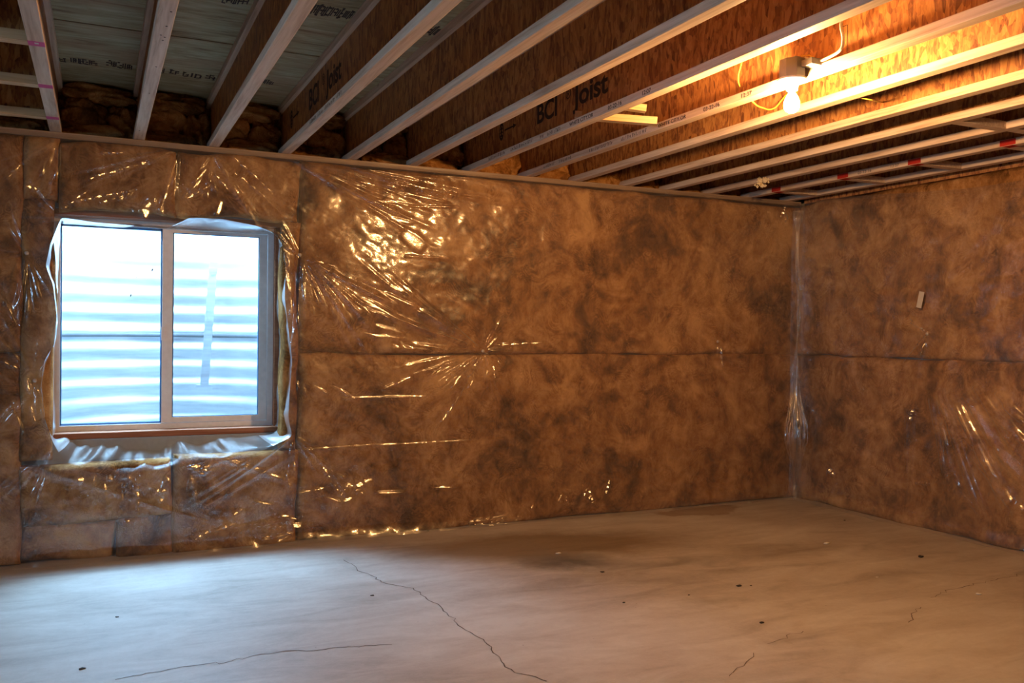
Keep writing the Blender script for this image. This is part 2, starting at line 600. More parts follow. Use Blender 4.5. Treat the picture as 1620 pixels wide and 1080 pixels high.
def glyphs(x0, y0, x1, y1, n, h, z):
    """illegible printed stamp: short dark strokes along a line on the underside of the subfloor"""
    mb = MB()
    for i in range(n):
        t_ = (i + random.uniform(-0.2, 0.2)) / n
        cx, cy = x0 + (x1 - x0) * t_, y0 + (y1 - y0) * t_
        w = abs(x1 - x0) / n * 0.30
        k = random.random()
        hh = h * random.uniform(0.6, 1.0)
        if k < 0.65:
            mb.box((cx - w, cy - hh / 2, z - 0.0006), (cx + w, cy + hh / 2, z + 0.0008))
        if k > 0.45:
            for q in random.sample([-0.5, 0, 0.5], 2):
                mb.box((cx - 2 * w, cy + q * hh - h * 0.07, z - 0.0006), (cx + 1.8 * w, cy + q * hh + h * 0.07, z + 0.0008))
    return mb


for (ax, ay, bx, by, n, h) in [(94, 94, 106, 96, 2, .05), (113, 95, 156, 101, 8, .055), (170, 99, 212, 108, 8, .06), (254, 111, 262, 113, 2, .06), (270, 113, 285, 117, 3, .045), (290, 117, 300, 120, 3, .045), (304, 119, 322, 123, 3, .05), (328, 120, 342, 126, 3, .055), (410, 126, 434, 133, 6, .05),
                             (352, 0, 396, 3, 8, .05), (493, 14, 568, 26, 16, .075), (675, 44, 694, 52, 5, .07)]:
    p, q = on_z(ax, ay, TZ), on_z(bx, by, TZ)
    glyphs(p[0], p[1], q[0], q[1], int(n * 1.6), h * 1.7, TZ).build('ink_stamp', M['ink'], ceil)

# ------------------------------------------------------------------ back wall
wb = struct('wall_back')


def batt(x0, x1, z0, z1, seed, name='insulation_batt', parent=None, step=0.014, amp=0.012, face=D, back=0.12, mapf=None, edge=0.03, wavy=0.012, bulge=0.006):
    nx, nz = max(8, int((x1 - x0) / step)), max(8, int((z1 - z0) / step))
    X, Z = np.meshgrid(np.linspace(x0, x1, nx), np.linspace(z0, z1, nz))
    U, V = (X - x0) / (x1 - x0), (Z - z0) / (z1 - z0)
    wx, wz = sstep(0, 1, U), sstep(0, 1, V)
    de = np.minimum(np.minimum(X - x0, x1 - X), np.minimum(Z - z0, z1 - Z))
    h = amp * fbm(X, Z, 4, 4, seed) + bulge
    h = h - edge * np.exp(-(de / 0.011)) - 0.004 * np.exp(-de / 0.05)
    Xw = X + wavy * vnoise(Z * 5, Z * 0 + seed, seed + 9) * (1 - np.abs(2 * U - 1)) ** 0
    Zw = Z + wavy * vnoise(X * 4, X * 0 + seed, seed + 5)
    P = np.stack([Xw, face - h, Zw], -1)
    # close the sides back to the concrete
    def ring(Pr):
        q = Pr.copy()
        q[..., 1] = face + back
        return q
    P = np.concatenate([ring(P[:1]), P, ring(P[-1:])], 0)
    P = np.concatenate([ring(P[:, :1]), P, ring(P[:, -1:])], 1)
    if mapf:
        P = mapf(P)
    me = grid_mesh(name, P)
    return link(name, me, M['ins'], parent)


MB().box((XL, 5.585, 0), (WX0 - 0.03, 5.78, JZ)).box((WX1 + 0.03, 5.585, 0), (RX + 0.2, 5.78, JZ)).box((WX0 - 0.03, 5.585, 0), (WX1 + 0.03, 5.78, WZ0 - 0.035)).box((WX0 - 0.03, 5.585, WZ1 + 0.035), (WX1 + 0.03, 5.78, JZ)).build('concrete_wall', M['conc'], wb)
MB().box((XL, 5.445, 2.322), (RX, 5.58, JZ - 0.002)).build('top_plate', M['plate'], wb)
MB().box((XL, 5.655, JZ), (RX + 0.2, 5.70, TZ + 0.03)).build('rim_board', M['osb'], wb)
# rough buck around the window
for nm, a, b in (('buck_board', (WX0 - 0.028, 5.60, WZ0 - 0.033), (WX1 + 0.028, 5.775, WZ0 - 0.001)), ('buck_board', (WX0 - 0.028, 5.60, WZ1 + 0.001), (WX1 + 0.028, 5.775, WZ1 + 0.033)),
                 ('buck_board', (WX0 - 0.028, 5.66, WZ0), (WX0 - 0.001, 5.775, WZ1)), ('buck_board', (WX1 + 0.001, 5.66, WZ0), (WX1 + 0.028, 5.775, WZ1))):
    MB().box(a, b).build(nm, M['buck'], wb)
T = 2.318
batts = [(XL, -0.372, SEAM, T, 1), (XL, -0.372, 0.0, SEAM, 2), (-0.37, -0.212, 0.545, 1.975, 3), (-0.37, -0.20, 1.97, T, 4), (-0.20, 0.405, 1.945, T, 5), (0.405, 1.115, 1.95, T, 6),
         (1.118, 5.075, SEAM, T, 7), (1.118, 5.075, 0.0, SEAM, 8), (-0.37, 0.10, 0.0, 0.22, 9), (0.10, 0.40, 0.0, 0.24, 10), (-0.37, 0.40, 0.22, 0.545, 11), (0.402, 1.116, 0.0, 0.57, 12), (1.02, 1.115, 0.56, 1.95, 13)]
for i, (a, b, c, d, s_) in enumerate(batts):
    small = (b - a) < 0.9
    batt(a, b, c, d, s_ * 3, parent=wb, amp=0.012 if small and d < 1 else 0.009, wavy=0.02 if small else 0.01, bulge=0.006 if i not in (8, 10) else (0.010 if i == 10 else -0.012), edge=0.03)


# stuffed batts in the rim between the joists
def blob_mesh(name, cx, cy, cz, sx, sy, sz, seed, nu=40, nv=26, rough=0.16, e=0.55):
    U, V = np.meshgrid(np.linspace(0, 2 * PI, nu + 1), np.linspace(-PI / 2, PI / 2, nv))
    sg = lambda a, p: np.sign(a) * np.abs(a) ** p
    x, y, z = sg(np.cos(V), e) * sg(np.cos(U), e), sg(np.cos(V), e) * sg(np.sin(U), e), sg(np.sin(V), e)
    k = 1 + rough * fbm(x * 1.3 + z * 0.7, z * 1.6 + y * 0.9, 1.6, 4, seed)
    k[:, -1] = k[:, 0]
    P = np.stack([cx + sx * x * np.minimum(k, 1.06), cy + sy * y * k, cz + sz * z * k], -1)
    return grid_mesh(name, P)


JX = [-0.625, -0.216, 0.204, 0.608, 1.024, 1.426, 1.83, 2.24, 2.662, 3.04, 3.45, 3.82, 4.20, 4.58, 4.955]
for i in range(len(JX) - 1):
    a, b = JX[i] + 0.012, JX[i + 1] - 0.012
    cx, w = (a + b) / 2, (b - a) / 2
    rs = random.Random(i)
    hi = rs.uniform(0.11, 0.15)
    k = rs.uniform(0.35, 0.65)
    for q, (bx, by, bz, sx, sy, sz) in enumerate([(cx + rs.uniform(-.03, .03), 5.575, TZ - 0.05, w * 0.97, 0.07, 0.05), (a + w * k * 1.0, 5.60, JZ + 0.13, w * k * 1.05, 0.06, 0.085),
                                                  (a + w * 2 * (k + (1 - k) * 0.5), 5.61, JZ + 0.11, w * (1 - k) * 1.05, 0.06, 0.10), (cx + rs.uniform(-.06, .06), 5.56, JZ + 0.03, w * 0.8, 0.05, 0.045)]):
        link('rim_insulation', blob_mesh('rim_insulation', bx, by, bz, sx, sy, sz, 17 * i + q, e=0.7, rough=0.30, nu=56, nv=34), M['ins'], wb)

# ------------------------------------------------------------------ right wall
wr = struct('wall_right')
MB().box((RX + 0.12, YF, 0), (RX + 0.24, 5.78, TZ + 0.06)).build('concrete_wall', M['conc'], wr)
swap = lambda P: np.stack([RX + (P[..., 1] - D), D - (P[..., 0]), P[..., 2]], -1)
for i, (a, b, c, d, s_) in enumerate([(-0.04, 2.75, SEAM, 2.335, 31), (-0.04, 2.75, 0, SEAM, 34), (2.76, D - YF, SEAM, 2.335, 37), (2.76, D - YF, 0, SEAM, 41)]):
    batt(a, b, c, d, s_, parent=wr, mapf=swap, step=0.014 if i < 2 else 0.05)
MB().box((RX + 0.03, YF, 2.34), (RX + 0.12, 5.44, TZ)).build('rim_board', M['osb'], wr)

MB().box((-14, -10, -0.12), (XL - 0.2, 14, -0.02)).build('ground', M['conc'], kind='structure')
# walls behind the camera
# (an added, unseen opening brings cool daylight in from the left, behind the camera)
MB().box((XL - 0.2, YF, 0), (XL, 0.95, TZ)).box((XL - 0.2, 1.85, 0), (XL, 5.78, TZ)).box((XL - 0.2, 0.95, 0), (XL, 1.85, 1.35)).box((XL - 0.2, 0.95, 1.95), (XL, 1.85, TZ)).build('wall_left', M['ins'], kind='structure')
MB().box((XL - 0.2, YF - 0.2, 0), (RX + 0.24, YF, TZ)).build('wall_front', M['ins'], kind='structure')

# ------------------------------------------------------------------ window
win = struct('window_1')
y0, y1 = WY - 0.012, WY + 0.05
fz0, fz1 = WZ0, WZ1
LG = (-0.197, 0.348, 0.725, 1.885)     # left glass x0 x1 z0 z1
RG = (0.412, 0.910, 0.757, 1.868)
MB().box((WX0, y0, fz0), (WX1, y1, LG[2] - 0.003)).box((WX0, y0, LG[3] + 0.003), (WX1, y1, fz1)).box((WX0, y0, LG[2] - 0.003), (LG[0], y1, LG[3] + 0.003)).box((0.965, y0, LG[2] - 0.003), (WX1, y1, LG[3] + 0.003)).build('window_frame', M['vinyl'], win)
ls = link('sash', MB().box((LG[0], WY + 0.012, LG[2] - 0.003), (LG[1], WY + 0.04, LG[2] + 0.008)).box((LG[0], WY + 0.012, LG[3] - 0.01), (LG[1], WY + 0.04, LG[3] + 0.003)).box((LG[0], WY + 0.012, LG[2]), (LG[0] + 0.008, WY + 0.04, LG[3])).box((LG[1] - 0.008, WY + 0.012, LG[2]), (LG[1], WY + 0.04, LG[3])).mesh('sash'), M['gasket'], win)
MB().box((LG[0], WY + 0.024, LG[2]), (LG[1], WY + 0.03, LG[3])).build('glass_pane', M['glass'], ls)
rs_ = MB().box((LG[1], WY - 0.008, LG[2]), (RG[0] - 0.006, WY + 0.03, LG[3])).box((RG[1] + 0.004, WY - 0.008, LG[2]), (0.962, WY + 0.03, LG[3])).box((RG[0] - 0.006, WY - 0.008, LG[2]), (RG[1] + 0.004, WY + 0.03, RG[2])).box((RG[0] - 0.006, WY - 0.008, RG[3]), (RG[1] + 0.004, WY + 0.03, LG[3])).build('sash', M['vinyl'], win)
MB().box((RG[0] - 0.006, WY + 0.0, RG[2]), (RG[0] + 0.001, WY + 0.02, RG[3])).box((RG[1] - 0.001, WY, RG[2]), (RG[1] + 0.004, WY + 0.02, RG[3])).box((RG[0] - 0.006, WY, RG[3] - 0.004), (RG[1] + 0.004, WY + 0.02, RG[3])).box((RG[0], WY, RG[2]), (RG[1], WY + 0.02, RG[2] + 0.004)).build('gasket', M['gasket'], rs_)
MB().box((RG[0], WY + 0.008, RG[2]), (RG[1], WY + 0.014, RG[3])).build('glass_pane', M['glass'], rs_)
MB().poly([(RG[0] - .03, WY + 0.042, RG[2] - .02), (RG[1] + .03, WY + 0.042, RG[2] - .02), (RG[1] + .03, WY + 0.042, RG[3] + .01), (RG[0] - .03, WY + 0.042, RG[3] + .01)], [(0, 1, 2, 3)]).build('insect_screen', M['screen'], win)
MB().box((LG[1] - 0.004, WY - 0.022, 1.22), (LG[1] + 0.012, WY - 0.006, 1.30)).build('latch', M['vinyl'], win)
for (px, py, s_) in ((241, 427, .009), (207, 467, .008), (216, 438, .004)):
    p = on_y(px, py, WY + 0.02)
    me = blob_mesh('bug', 0, 0, 0, s_ * 0.45, s_ * 0.4, s_, int(px), 10, 8, 0.1, 0.9)
    o = link('dead_bug', me, M['dark'], loc=tuple(p))
    o.rotation_euler = (0, 0.3, 0)
    tag(o, {241: 'dark dead bug on the left window pane, upper and larger one', 207: 'dark dead bug on the left window pane, lower one', 216: 'tiny speck of a bug on the left pane between two larger bugs'}[px], 'bug', 'bugs on the window glass')

# ------------------------------------------------------------------ window well outside
ww = thing('window_well', 'corrugated galvanised steel window well outside the basement window', 'window well', (0.37, 5.79, 0.3))
a_ = np.linspace(-PI / 2, PI / 2, 61)
z_ = np.linspace(0.0, 1.80, 210)
A, Z = np.meshgrid(a_, z_)
rad = 0.80 + (0.0095 - 0.0072 * sstep(0.9, 1.6, Z)) * np.sin(2 * PI * Z / 0.125)
P = np.stack([rad * np.sin(A), 0.02 + (rad + 0.05) * np.cos(A), Z], -1)
me = grid_mesh('steel_sheet', P)
link('steel_sheet', me, M['galv'], ww)
a2, z2 = np.meshgrid(a_, np.array([0.93, 0.936, 0.954, 0.960]))
rr_ = np.array([0.79, 0.782, 0.782, 0.79])[:, None] + 0 * a2
link('seam_band', grid_mesh('seam_band', np.stack([rr_ * np.sin(a2), 0.02 + (rr_ + 0.05) * np.cos(a2), z2], -1)), M['galv_d'], ww)
gv, gf = [], []
mb = MB()
mb.box((-0.8, 0.0, 0.0), (0.8, 0.86, 0.22))
for k in range(700):
    a = random.uniform(-1.5, 1.5)
    r_ = math.sqrt(random.random()) * 0.77
    c = Vector((r_ * math.sin(a), abs(r_ * math.cos(a)) + 0.02, 0.225 + random.uniform(0, .02)))
    s_ = random.uniform(0.012, 0.028)
    vs = [c + Vector(q) * s_ * random.uniform(0.7, 1.1) for q in ((1, 0, 0), (0, 1, 0), (-1, 0, 0), (0, -1, 0), (0, 0, .7), (0, 0, -.7))]
    mb.poly(vs, [(0, 1, 4), (1, 2, 4), (2, 3, 4), (3, 0, 4), (1, 0, 5), (2, 1, 5), (3, 2, 5), (0, 3, 5)])
g = mb.build('gravel_bed', M['stone'], loc=(0.37, 5.79, 0.3), kind='stuff')
g['label'] = 'grey gravel at the bottom of the window well'
g['category'] = 'gravel'
b0, b1 = on_y(341, 372, 6.44), on_y(323, 612, 6.44)
lt = thing('ladder_rail', 'pale metal strap hanging inside the window well behind the right pane', 'rail', tuple(b1))
d_ = b0 - b1
mb = MB()
n_ = Vector((1, 0, 0))
for off0, off1 in ((0, 1),):
    mb.poly([(-.028, -.004, 0), (.028, -.004, 0), (.028, .004, 0), (-.028, .004, 0)] + [(d_[0] - .028, d_[1] - .004, d_[2]), (d_[0] + .028, d_[1] - .004, d_[2]), (d_[0] + .028, d_[1] + .004, d_[2]), (d_[0] - .028, d_[1] + .004, d_[2])], [(0, 3, 2, 1), (4, 5, 6, 7), (0, 1, 5, 4), (1, 2, 6, 5), (2, 3, 7, 6), (3, 0, 4, 7)])
mb.build('strap', M['galv'], lt)
MB().box((-.05, -.012, -.02), (.05, .03, .015)).build('foot_bracket', M['galv'], lt)
for k in (0.15, 0.45, 0.75):
    MB().box((d_[0] * k - .012, -.012, d_[2] * k - .012), (d_[0] * k + .012, -.004, d_[2] * k + .012)).build('bolt', M['galv'], lt)


# ------------------------------------------------------------------ joists
def text_mesh(body, size, bold=False):
    cu = bpy.data.curves.new('t', 'FONT')
    cu.body = body
    cu.size = size
    cu.extrude = 0.0004
    if bold:
        cu.offset = size * 0.022
    o = bpy.data.objects.new('t', cu)
    COL.objects.link(o)
    dg = bpy.context.evaluated_depsgraph_get()
    me = bpy.data.meshes.new_from_object(o.evaluated_get(dg))
    bpy.data.objects.remove(o)
    me.name = 'lettering'
    return me


YJ0, YJ1 = YF, 5.65
web_me = MB().box((-0.005, YJ0, 0.036), (0.005, YJ1, JH - 0.036)).mesh('web')
fb_me = MB().box((-0.029, YJ0, 0.0), (0.029, YJ1, 0.038)).mesh('bottom_flange')
ft_me = MB().box((-0.029, YJ0, JH - 0.038), (0.029, YJ1, JH)).mesh('top_flange')
JLAB = ['I-joist out at the far left, left ends of the short blocks nailed to it',
        'leftmost visible I-joist, pale underside with three pink crayon marks',
        'I-joist above the middle of the window, dotted pale underside, second from the left',
        'I-joist with bluish-white underside above the right window pane',
        'I-joist with steeply slanting black lettering, above the right edge of the window',
        'I-joist between the two lettered joists, first to the right of the steeply lettered one',
        'I-joist immediately left of the joist with large black lettering over the wall middle',
        'I-joist with large black lettering and a round stamp on its web',
        'brightly lit I-joist carrying the bare bulb, dated print on its flange',
        'I-joist directly behind the glowing bulb',
        'I-joist second behind the bulb, yellow wire passing its web',
        'I-joist third behind the bulb, upper part of web in shadow',
        'I-joist with a pale foam tuft on its flange near the corner',
        'I-joist with red crayon marks on its flange near the right wall',
        'last I-joist, running along the top of the right wall']
joists = []
for i, x in enumerate(JX):
    j = thing('floor_joist', JLAB[i], 'joist', (x, 0, JZ), group='floor joists under the subfloor')
    joists.append(j)
    link('web', web_me, M['osb'], j)
    o = link('bottom_flange', fb_me, M['lvl'], j)
    bv = o.modifiers.new('bevel', 'BEVEL')
    bv.width = 0.003
    bv.segments = 2
    link('top_flange', ft_me, M['lvl'], j)


def web_text(ji, body, size, Ystart, z, xoff=-0.0056, sx=1.0, bold=False, mat='ink', name='lettering'):
    """text read from the -X side: runs towards the camera (-Y)"""
    me = text_mesh(body, size, bold)
    o = link(name, me, M[mat], joists[ji])
    o.matrix_local = Matrix(((0, 0, -1, xoff), (-sx, 0, 0, Ystart), (0, 1, 0, z), (0, 0, 0, 1)))
    return o


def stamp_logo(ji, Yc, zc, s):
    mb = MB()
    pts = []
    for k in range(24):
        a = 2 * PI * k / 24
        for r_ in (1.0, 0.68):
            pts.append((-0.0058, Yc + s * 0.62 * r_ * math.cos(a), zc + s * r_ * math.sin(a)))
    mb.poly(pts, [(2 * k, 2 * k + 1, (2 * k + 3) % 48, (2 * k + 2) % 48) for k in range(24)])
    for q in (-0.5, -0.1, 0.3):                                        # tree shape in the ring
        mb.poly([(-0.0058, Yc + s * 0.42, zc + s * (q - 0.1)), (-0.0058, Yc - s * 0.42, zc + s * (q - 0.1)), (-0.0058, Yc, zc + s * (q + 0.4))], [(0, 1, 2)])
    # line and arrow
    mb.box((-0.0062, Yc - s * 3.6, zc - s * 0.09), (-0.0052, Yc - s * 0.9, zc + s * 0.09))
    mb.poly([(-0.0058, Yc - s * 3.9, zc), (-0.0058, Yc - s * 2.9, zc + s * 0.32), (-0.0058, Yc - s * 3.1, zc), (-0.0058, Yc - s * 2.9, zc - s * 0.32)], [(0, 1, 2), (0, 2, 3)])
    mb.build('stamp', M['ink'], joists[ji])


web_text(7, 'BCI', 0.150, 4.50, 0.112, sx=1.12, bold=True)
web_text(7, '\u00ae', 0.075, 4.155, 0.170, sx=1.0)
web_text(7, 'Joist', 0.150, 4.06, 0.112, sx=1.27, bold=True)
stamp_logo(7, 4.98, 0.165, 0.055)
web_text(4, 'BCI', 0.150, 4.80, 0.115, sx=1.05, bold=True)
web_text(4, '\u00ae', 0.075, 4.49, 0.17, sx=1.0)
web_text(4, 'Joist', 0.150, 4.39, 0.115, sx=1.1, bold=True)
stamp_logo(4, 5.27, 0.165, 0.055)


def flange_text(ji, body, px, py, size=0.027, mat='ink'):
    p = on_x(px, py, JX[ji] - 0.029)
    web_text(ji, body, size, p[1], 0.009, xoff=-0.0298, sx=1.25, mat=mat, name='flange_print')


def flange_strokes(ji, pxs, mat='ink_pale'):
    for (a, ya, b, yb) in pxs:
        p, q = on_x(a, ya, JX[ji] - 0.029), on_x(b, yb, JX[ji] - 0.029)
        mb = MB()
        n = max(3, int(abs(p[1] - q[1]) / 0.016))
        for k in range(n):
            y = p[1] + (q[1] - p[1]) * (k + random.uniform(-.2, .2)) / n
            mb.box((-0.0298, y - 0.002, 0.010), (-0.0288, y + 0.002, 0.010 + random.uniform(.012, .019)))
            if random.random() < .5:
                zz = random.choice((.010, .018, .026))
                mb.box((-0.0298, y - 0.008, zz), (-0.0288, y + 0.002, zz + .003))
        mb.build('flange_print', M[mat], joists[ji], kind='stuff')


flange_text(7, 'WHITE CITY,OR', 901, 195)
flange_text(7, '03-22-16', 962, 169)
flange_text(7, '12:07', 1015, 147)
flange_strokes(7, [(773, 249, 800, 238), (808, 235, 843, 222), (855, 217, 862, 214), (866, 212, 888, 203)])
flange_text(8, 'WHITE CITY,OR', 1041, 199)
flange_text(8, '03-22-16', 1113, 172)
flange_text(8, '12:37', 1172, 152)
flange_strokes(8, [(861, 259, 878, 254), (885, 252, 905, 245), (933, 237, 970, 224), (983, 219, 1024, 206)])
flange_text(13, '03-22-16', 1357, 279, 0.025, 'ink_pale')
flange_text(13, '12:37', 1408, 267, 0.025, 'ink_pale')
flange_strokes(4, [(490, 203, 500, 195), (503, 192, 511, 185), (514, 183, 530, 170), (533, 167, 541, 160)])
# scored knock-out on the web behind the cable
p, q = on_x(1342, 52, JX[8]), on_x(1342, 86, JX[8])
MB().box((-0.0056, p[1] - .001, 0.05), (-0.005, p[1] + .001, 0.16)).box((-0.0056, p[1], 0.158), (-0.005, p[1] + .04, 0.16)).build('knockout_score', M['ink'], joists[8])
# crayon marks
for ys, xs_, ji, mt in (((3.795, 4.446, 5.104), 1, 1, 'pink'), ((5.16, 4.51, 3.93, 3.31), 1, 13, 'red')):
    for k, y in enumerate(ys):
        mb = MB().box((-0.0285, y - 0.032, -0.0007), (0.0285, y + 0.028, 0.001))
        if ji == 13:
            mb.box((-0.0298, y - 0.05, 0.003), (-0.0288, y + 0.045, 0.035))
        mb.build('crayon_mark', M[mt], joists[ji], label=('pink' if ji == 1 else 'red') + ' crayon mark across the flange')
MB().box((-0.006, -0.012, -0.0012), (0.008, 0.004, 0.001)).build('nail_plate', M['porc'], joists[1], loc=(0.0, 3.79, 0))
for (y, x_) in ((3.47, -.004), (3.53, .006), (3.49, .010), (3.9, .004), (3.36, .008), (3.2, .012), (4.35, 0), (5.2, -.008)):
    MB().lathe([(0.0001, -0.0008), (0.004, -0.0008), (0.004, 0.001)], 8).build('nail_hole', M['dark'], joists[2], loc=(x_, y, 0))

# short blocks between joists
BL = []
for y, l in ((3.80, 'short joist block left of the pink-marked joist, nearest the camera of three'), (4.46, 'short joist block left of the pink-marked joist, middle of three'), (5.13, 'short joist block left of the pink-marked joist, nearest the window wall')):
    BL.append((0, y, l))
for y, l in ((5.16, 'short block beside the last joist, closest to the room corner'), (4.52, 'short block beside the last joist, second from the room corner'), (3.92, 'short block beside the last joist, at the third red mark from the corner'), (3.33, 'short block beside the last joist, farthest from the corner')):
    BL.append((13, y, l))
BL += [(11, 3.07, 'short block between the foam-tufted joist and its bulb-side neighbour'), (12, 3.05, 'short block between the foam-tufted and the red-marked joists')]
for ji, y, l in BL:
    a, b = JX[ji] + 0.0295, JX[ji + 1] - 0.0295
    t_ = thing('joist_block', l, 'block', ((a + b) / 2, y, JZ), group='blocking between joists')
    w = (b - a) / 2
    MB().box((-w, -0.029, 0), (w, 0.029, 0.038)).build('bottom_flange', M['lvl'] if ji else M['pine'], t_)
    MB().box((-w, -0.005, 0.036), (w, 0.005, JH - 0.036)).build('web', M['osb'], t_)
    MB().box((-w, -0.029, JH - 0.038), (w, 0.029, JH)).build('top_flange', M['lvl'], t_)

# scrap blocks wedged between two joists
def stick(label, p, q, w, h):
    p, q = Vector(p), Vector(q)
    L = (q - p).length
    o = MB().box((0, -w / 2, 0), (L, w / 2, h)).build('wood_block', M['pine'], loc=tuple(p))
    o.rotation_euler = (q - p).to_track_quat('X', 'Z').to_euler()
    return tag(o, label, 'wood block', 'wood offcuts between the joists')


s1 = on_z(945, 188, JZ + 0.012)
s2 = on_z(1030, 195, JZ + 0.012)
stick('long pale wood offcut poking out from the lettered joist towards the bulb', (2.215, 4.02, JZ + 0.039), (2.57, 3.80, JZ - 0.0), 0.05, 0.036)
stick('short pale wood offcut lying above the longer one beside the lettered joist', (2.262, 3.86, JZ + 0.076), (2.475, 3.76, JZ + 0.045), 0.045, 0.034)

# ------------------------------------------------------------------ lamp
lx = JX[8] - 0.029 - 0.056
lp = on_x(1253, 133, lx)
lt_ = thing('bulb_holder', 'bare glowing bulb in a white porcelain holder on a grey ceiling box', 'lamp', (lx, lp[1], JZ - 0.008))
mb = MB()
oc = [(0.054 * math.cos(PI / 8 + k * PI / 4), 0.054 * math.sin(PI / 8 + k * PI / 4)) for k in range(8)]
mb.poly([(x, y, 0.0) for x, y in oc] + [(x, y, 0.075) for x, y in oc], [tuple(range(8))[::-1], tuple(range(8, 16))] + [(k, (k + 1) % 8, 8 + (k + 1) % 8, 8 + k) for k in range(8)])
bo = mb.build('ceiling_box', M['box'], lt_)
MB().box((0.0, -0.11, 0.035), (0.053, -0.052, 0.06)).box((-0.012, -0.03, 0.075), (0.015, 0.01, 0.085)).build('bracket', M['box'], bo)
MB().tube([(0.0, -0.05, 0.08), (0.02, -0.075, 0.078), (0.03, -0.1, 0.06), (0.03, -0.085, 0.045)], 0.003).build('ground_wire', M['ywire'], bo)
MB().lathe([(0.0, 0.0), (0.057, 0.0), (0.059, -0.004), (0.056, -0.010), (0.04, -0.018), (0.026, -0.024), (0.023, -0.045), (0.021, -0.048), (0.0, -0.048)], 40).build('porcelain_base', M['porc'], lt_, smooth=True)
MB().lathe([(0.013, -0.046), (0.0135, -0.058), (0.018, -0.066), (0.025, -0.078), (0.0305, -0.093), (0.032, -0.106), (0.030, -0.119), (0.023, -0.131), (0.012, -0.138), (0.0, -0.140)], 40).build('bulb', M['bulb'], lt_, smooth=True, label='glowing bulb')


def spline(pts, n=10):
    pts = [np.array(p, float) for p in pts]
    P = [2 * pts[0] - pts[1]] + pts + [2 * pts[-1] - pts[-2]]
    out = []
    for i in range(1, len(P) - 2):
        for k in range(n):
            t_ = k / n
            a, b, c, d = P[i - 1:i + 3]
            out.append(0.5 * ((2 * b) + (c - a) * t_ + (2 * a - 5 * b + 4 * c - d) * t_ ** 2 + (-a + 3 * b - 3 * c + d) * t_ ** 3))
    out.append(pts[-1])
    return out


cx_ = JX[8] - 0.04
cpts = [(cx_ + 0.02, on_x(1333, 20, cx_)[1] - 0.02, TZ - 0.06)] + [tuple(on_x(a, b, cx_)) for a, b in ((1331, 35), (1334, 60), (1330, 78), (1312, 90), (1292, 97))] + [(lx + 0.03, lp[1] - 0.04, JZ + 0.07)]
tag(MB().tube(spline(cpts), 0.0062, 8).build('electrical_cable', M['cable'], smooth=True), 'white electrical cable curving down into the bulb box', 'cable')
yp = [tuple(on_x(a, b, JX[8] - 0.03)) for a, b in ((1176, 88), (1172, 104), (1168, 122))] + [(JX[8] + 0.0, on_x(1172, 135, JX[8])[1], JZ + 0.07)]
yp += [tuple(on_x(a, b, JX[8] + k)) for a, b, k in ((1192, 162, .06), (1205, 170, .14), (1225, 171, .26))] + [(JX[9] + 0.0, 3.30, JZ + 0.12)]
yp += [tuple(on_x(a, b, JX[9] + k)) for a, b, k in ((1368, 156, .12), (1385, 160, .25), (1396, 162, .40))]
tag(MB().tube(spline(yp), 0.0035, 6).build('yellow_wire', M['ywire'], smooth=True), 'thin yellow wire looping through the joist webs behind the bulb', 'wire')

# foam tuft
fp = on_x(1206, 289, JX[12] - 0.029)
mb = MB()
for k in range(26):
    c = Vector((random.gauss(0, .008), random.gauss(0, .035), random.gauss(0, .013)))
    s_ = random.uniform(0.008, 0.018)
    vs = [c + Vector(q) * s_ * random.uniform(0.5, 1.6) for q in ((1, 0, 0), (0, 1, 0), (-1, 0, 0), (0, -1, 0), (0, 0, 1), (0, 0, -1))]
    mb.poly(vs, [(0, 1, 4), (1, 2, 4), (2, 3, 4), (3, 0, 4), (1, 0, 5), (2, 1, 5), (3, 2, 5), (0, 3, 5)])
tag(mb.build('foam_tuft', M['foam'], loc=(JX[12] - 0.035, fp[1], fp[2])), 'pale ragged foam tuft stuck to a joist flange near the corner', 'foam')

# ------------------------------------------------------------------ plastic sheets
HOLE_PX = [(97, 344), (150, 352), (200, 356), (262, 362), (285, 352), (300, 344), (350, 346), (400, 356), (430, 366), (446, 384), (452, 420), (450, 470), (456, 520), (462, 570), (458, 620), (456, 660), (462, 690),
           (430, 705), (380, 716), (330, 728), (285, 738), (240, 748), (190, 752), (140, 746), (104, 735), (84, 700), (70, 660), (64, 610), (70, 570), (86, 545), (90, 500), (84, 450), (72, 420), (80, 385)]
FY = D - 0.034
hole = np.array([on_y(a, b, FY)[[0, 2]] for a, b in HOLE_PX])


def densify(poly, n=360):
    P = np.vstack([poly, poly[:1]])
    s_ = np.concatenate([[0], np.cumsum(np.linalg.norm(np.diff(P, axis=0), axis=1))])
    t_ = np.linspace(0, s_[-1], n, endpoint=False)
    q = np.stack([np.interp(t_, s_, P[:, 0]), np.interp(t_, s_, P[:, 1])], -1)
    for _ in range(2):
        q = 0.5 * q + 0.25 * (np.roll(q, 1, 0) + np.roll(q, -1, 0))
    return q


hd = densify(hole)


def inside(X, Z, poly):
    c = np.zeros(X.shape, bool)
    n = len(poly)
    for i in range(n):
        a, b = poly[i], poly[(i + 1) % n]
        if a[1] == b[1]:
            continue
        cond = ((a[1] > Z) != (b[1] > Z)) & (X < (b[0] - a[0]) * (Z - a[1]) / (b[1] - a[1]) + a[0])
        c ^= cond
    return c


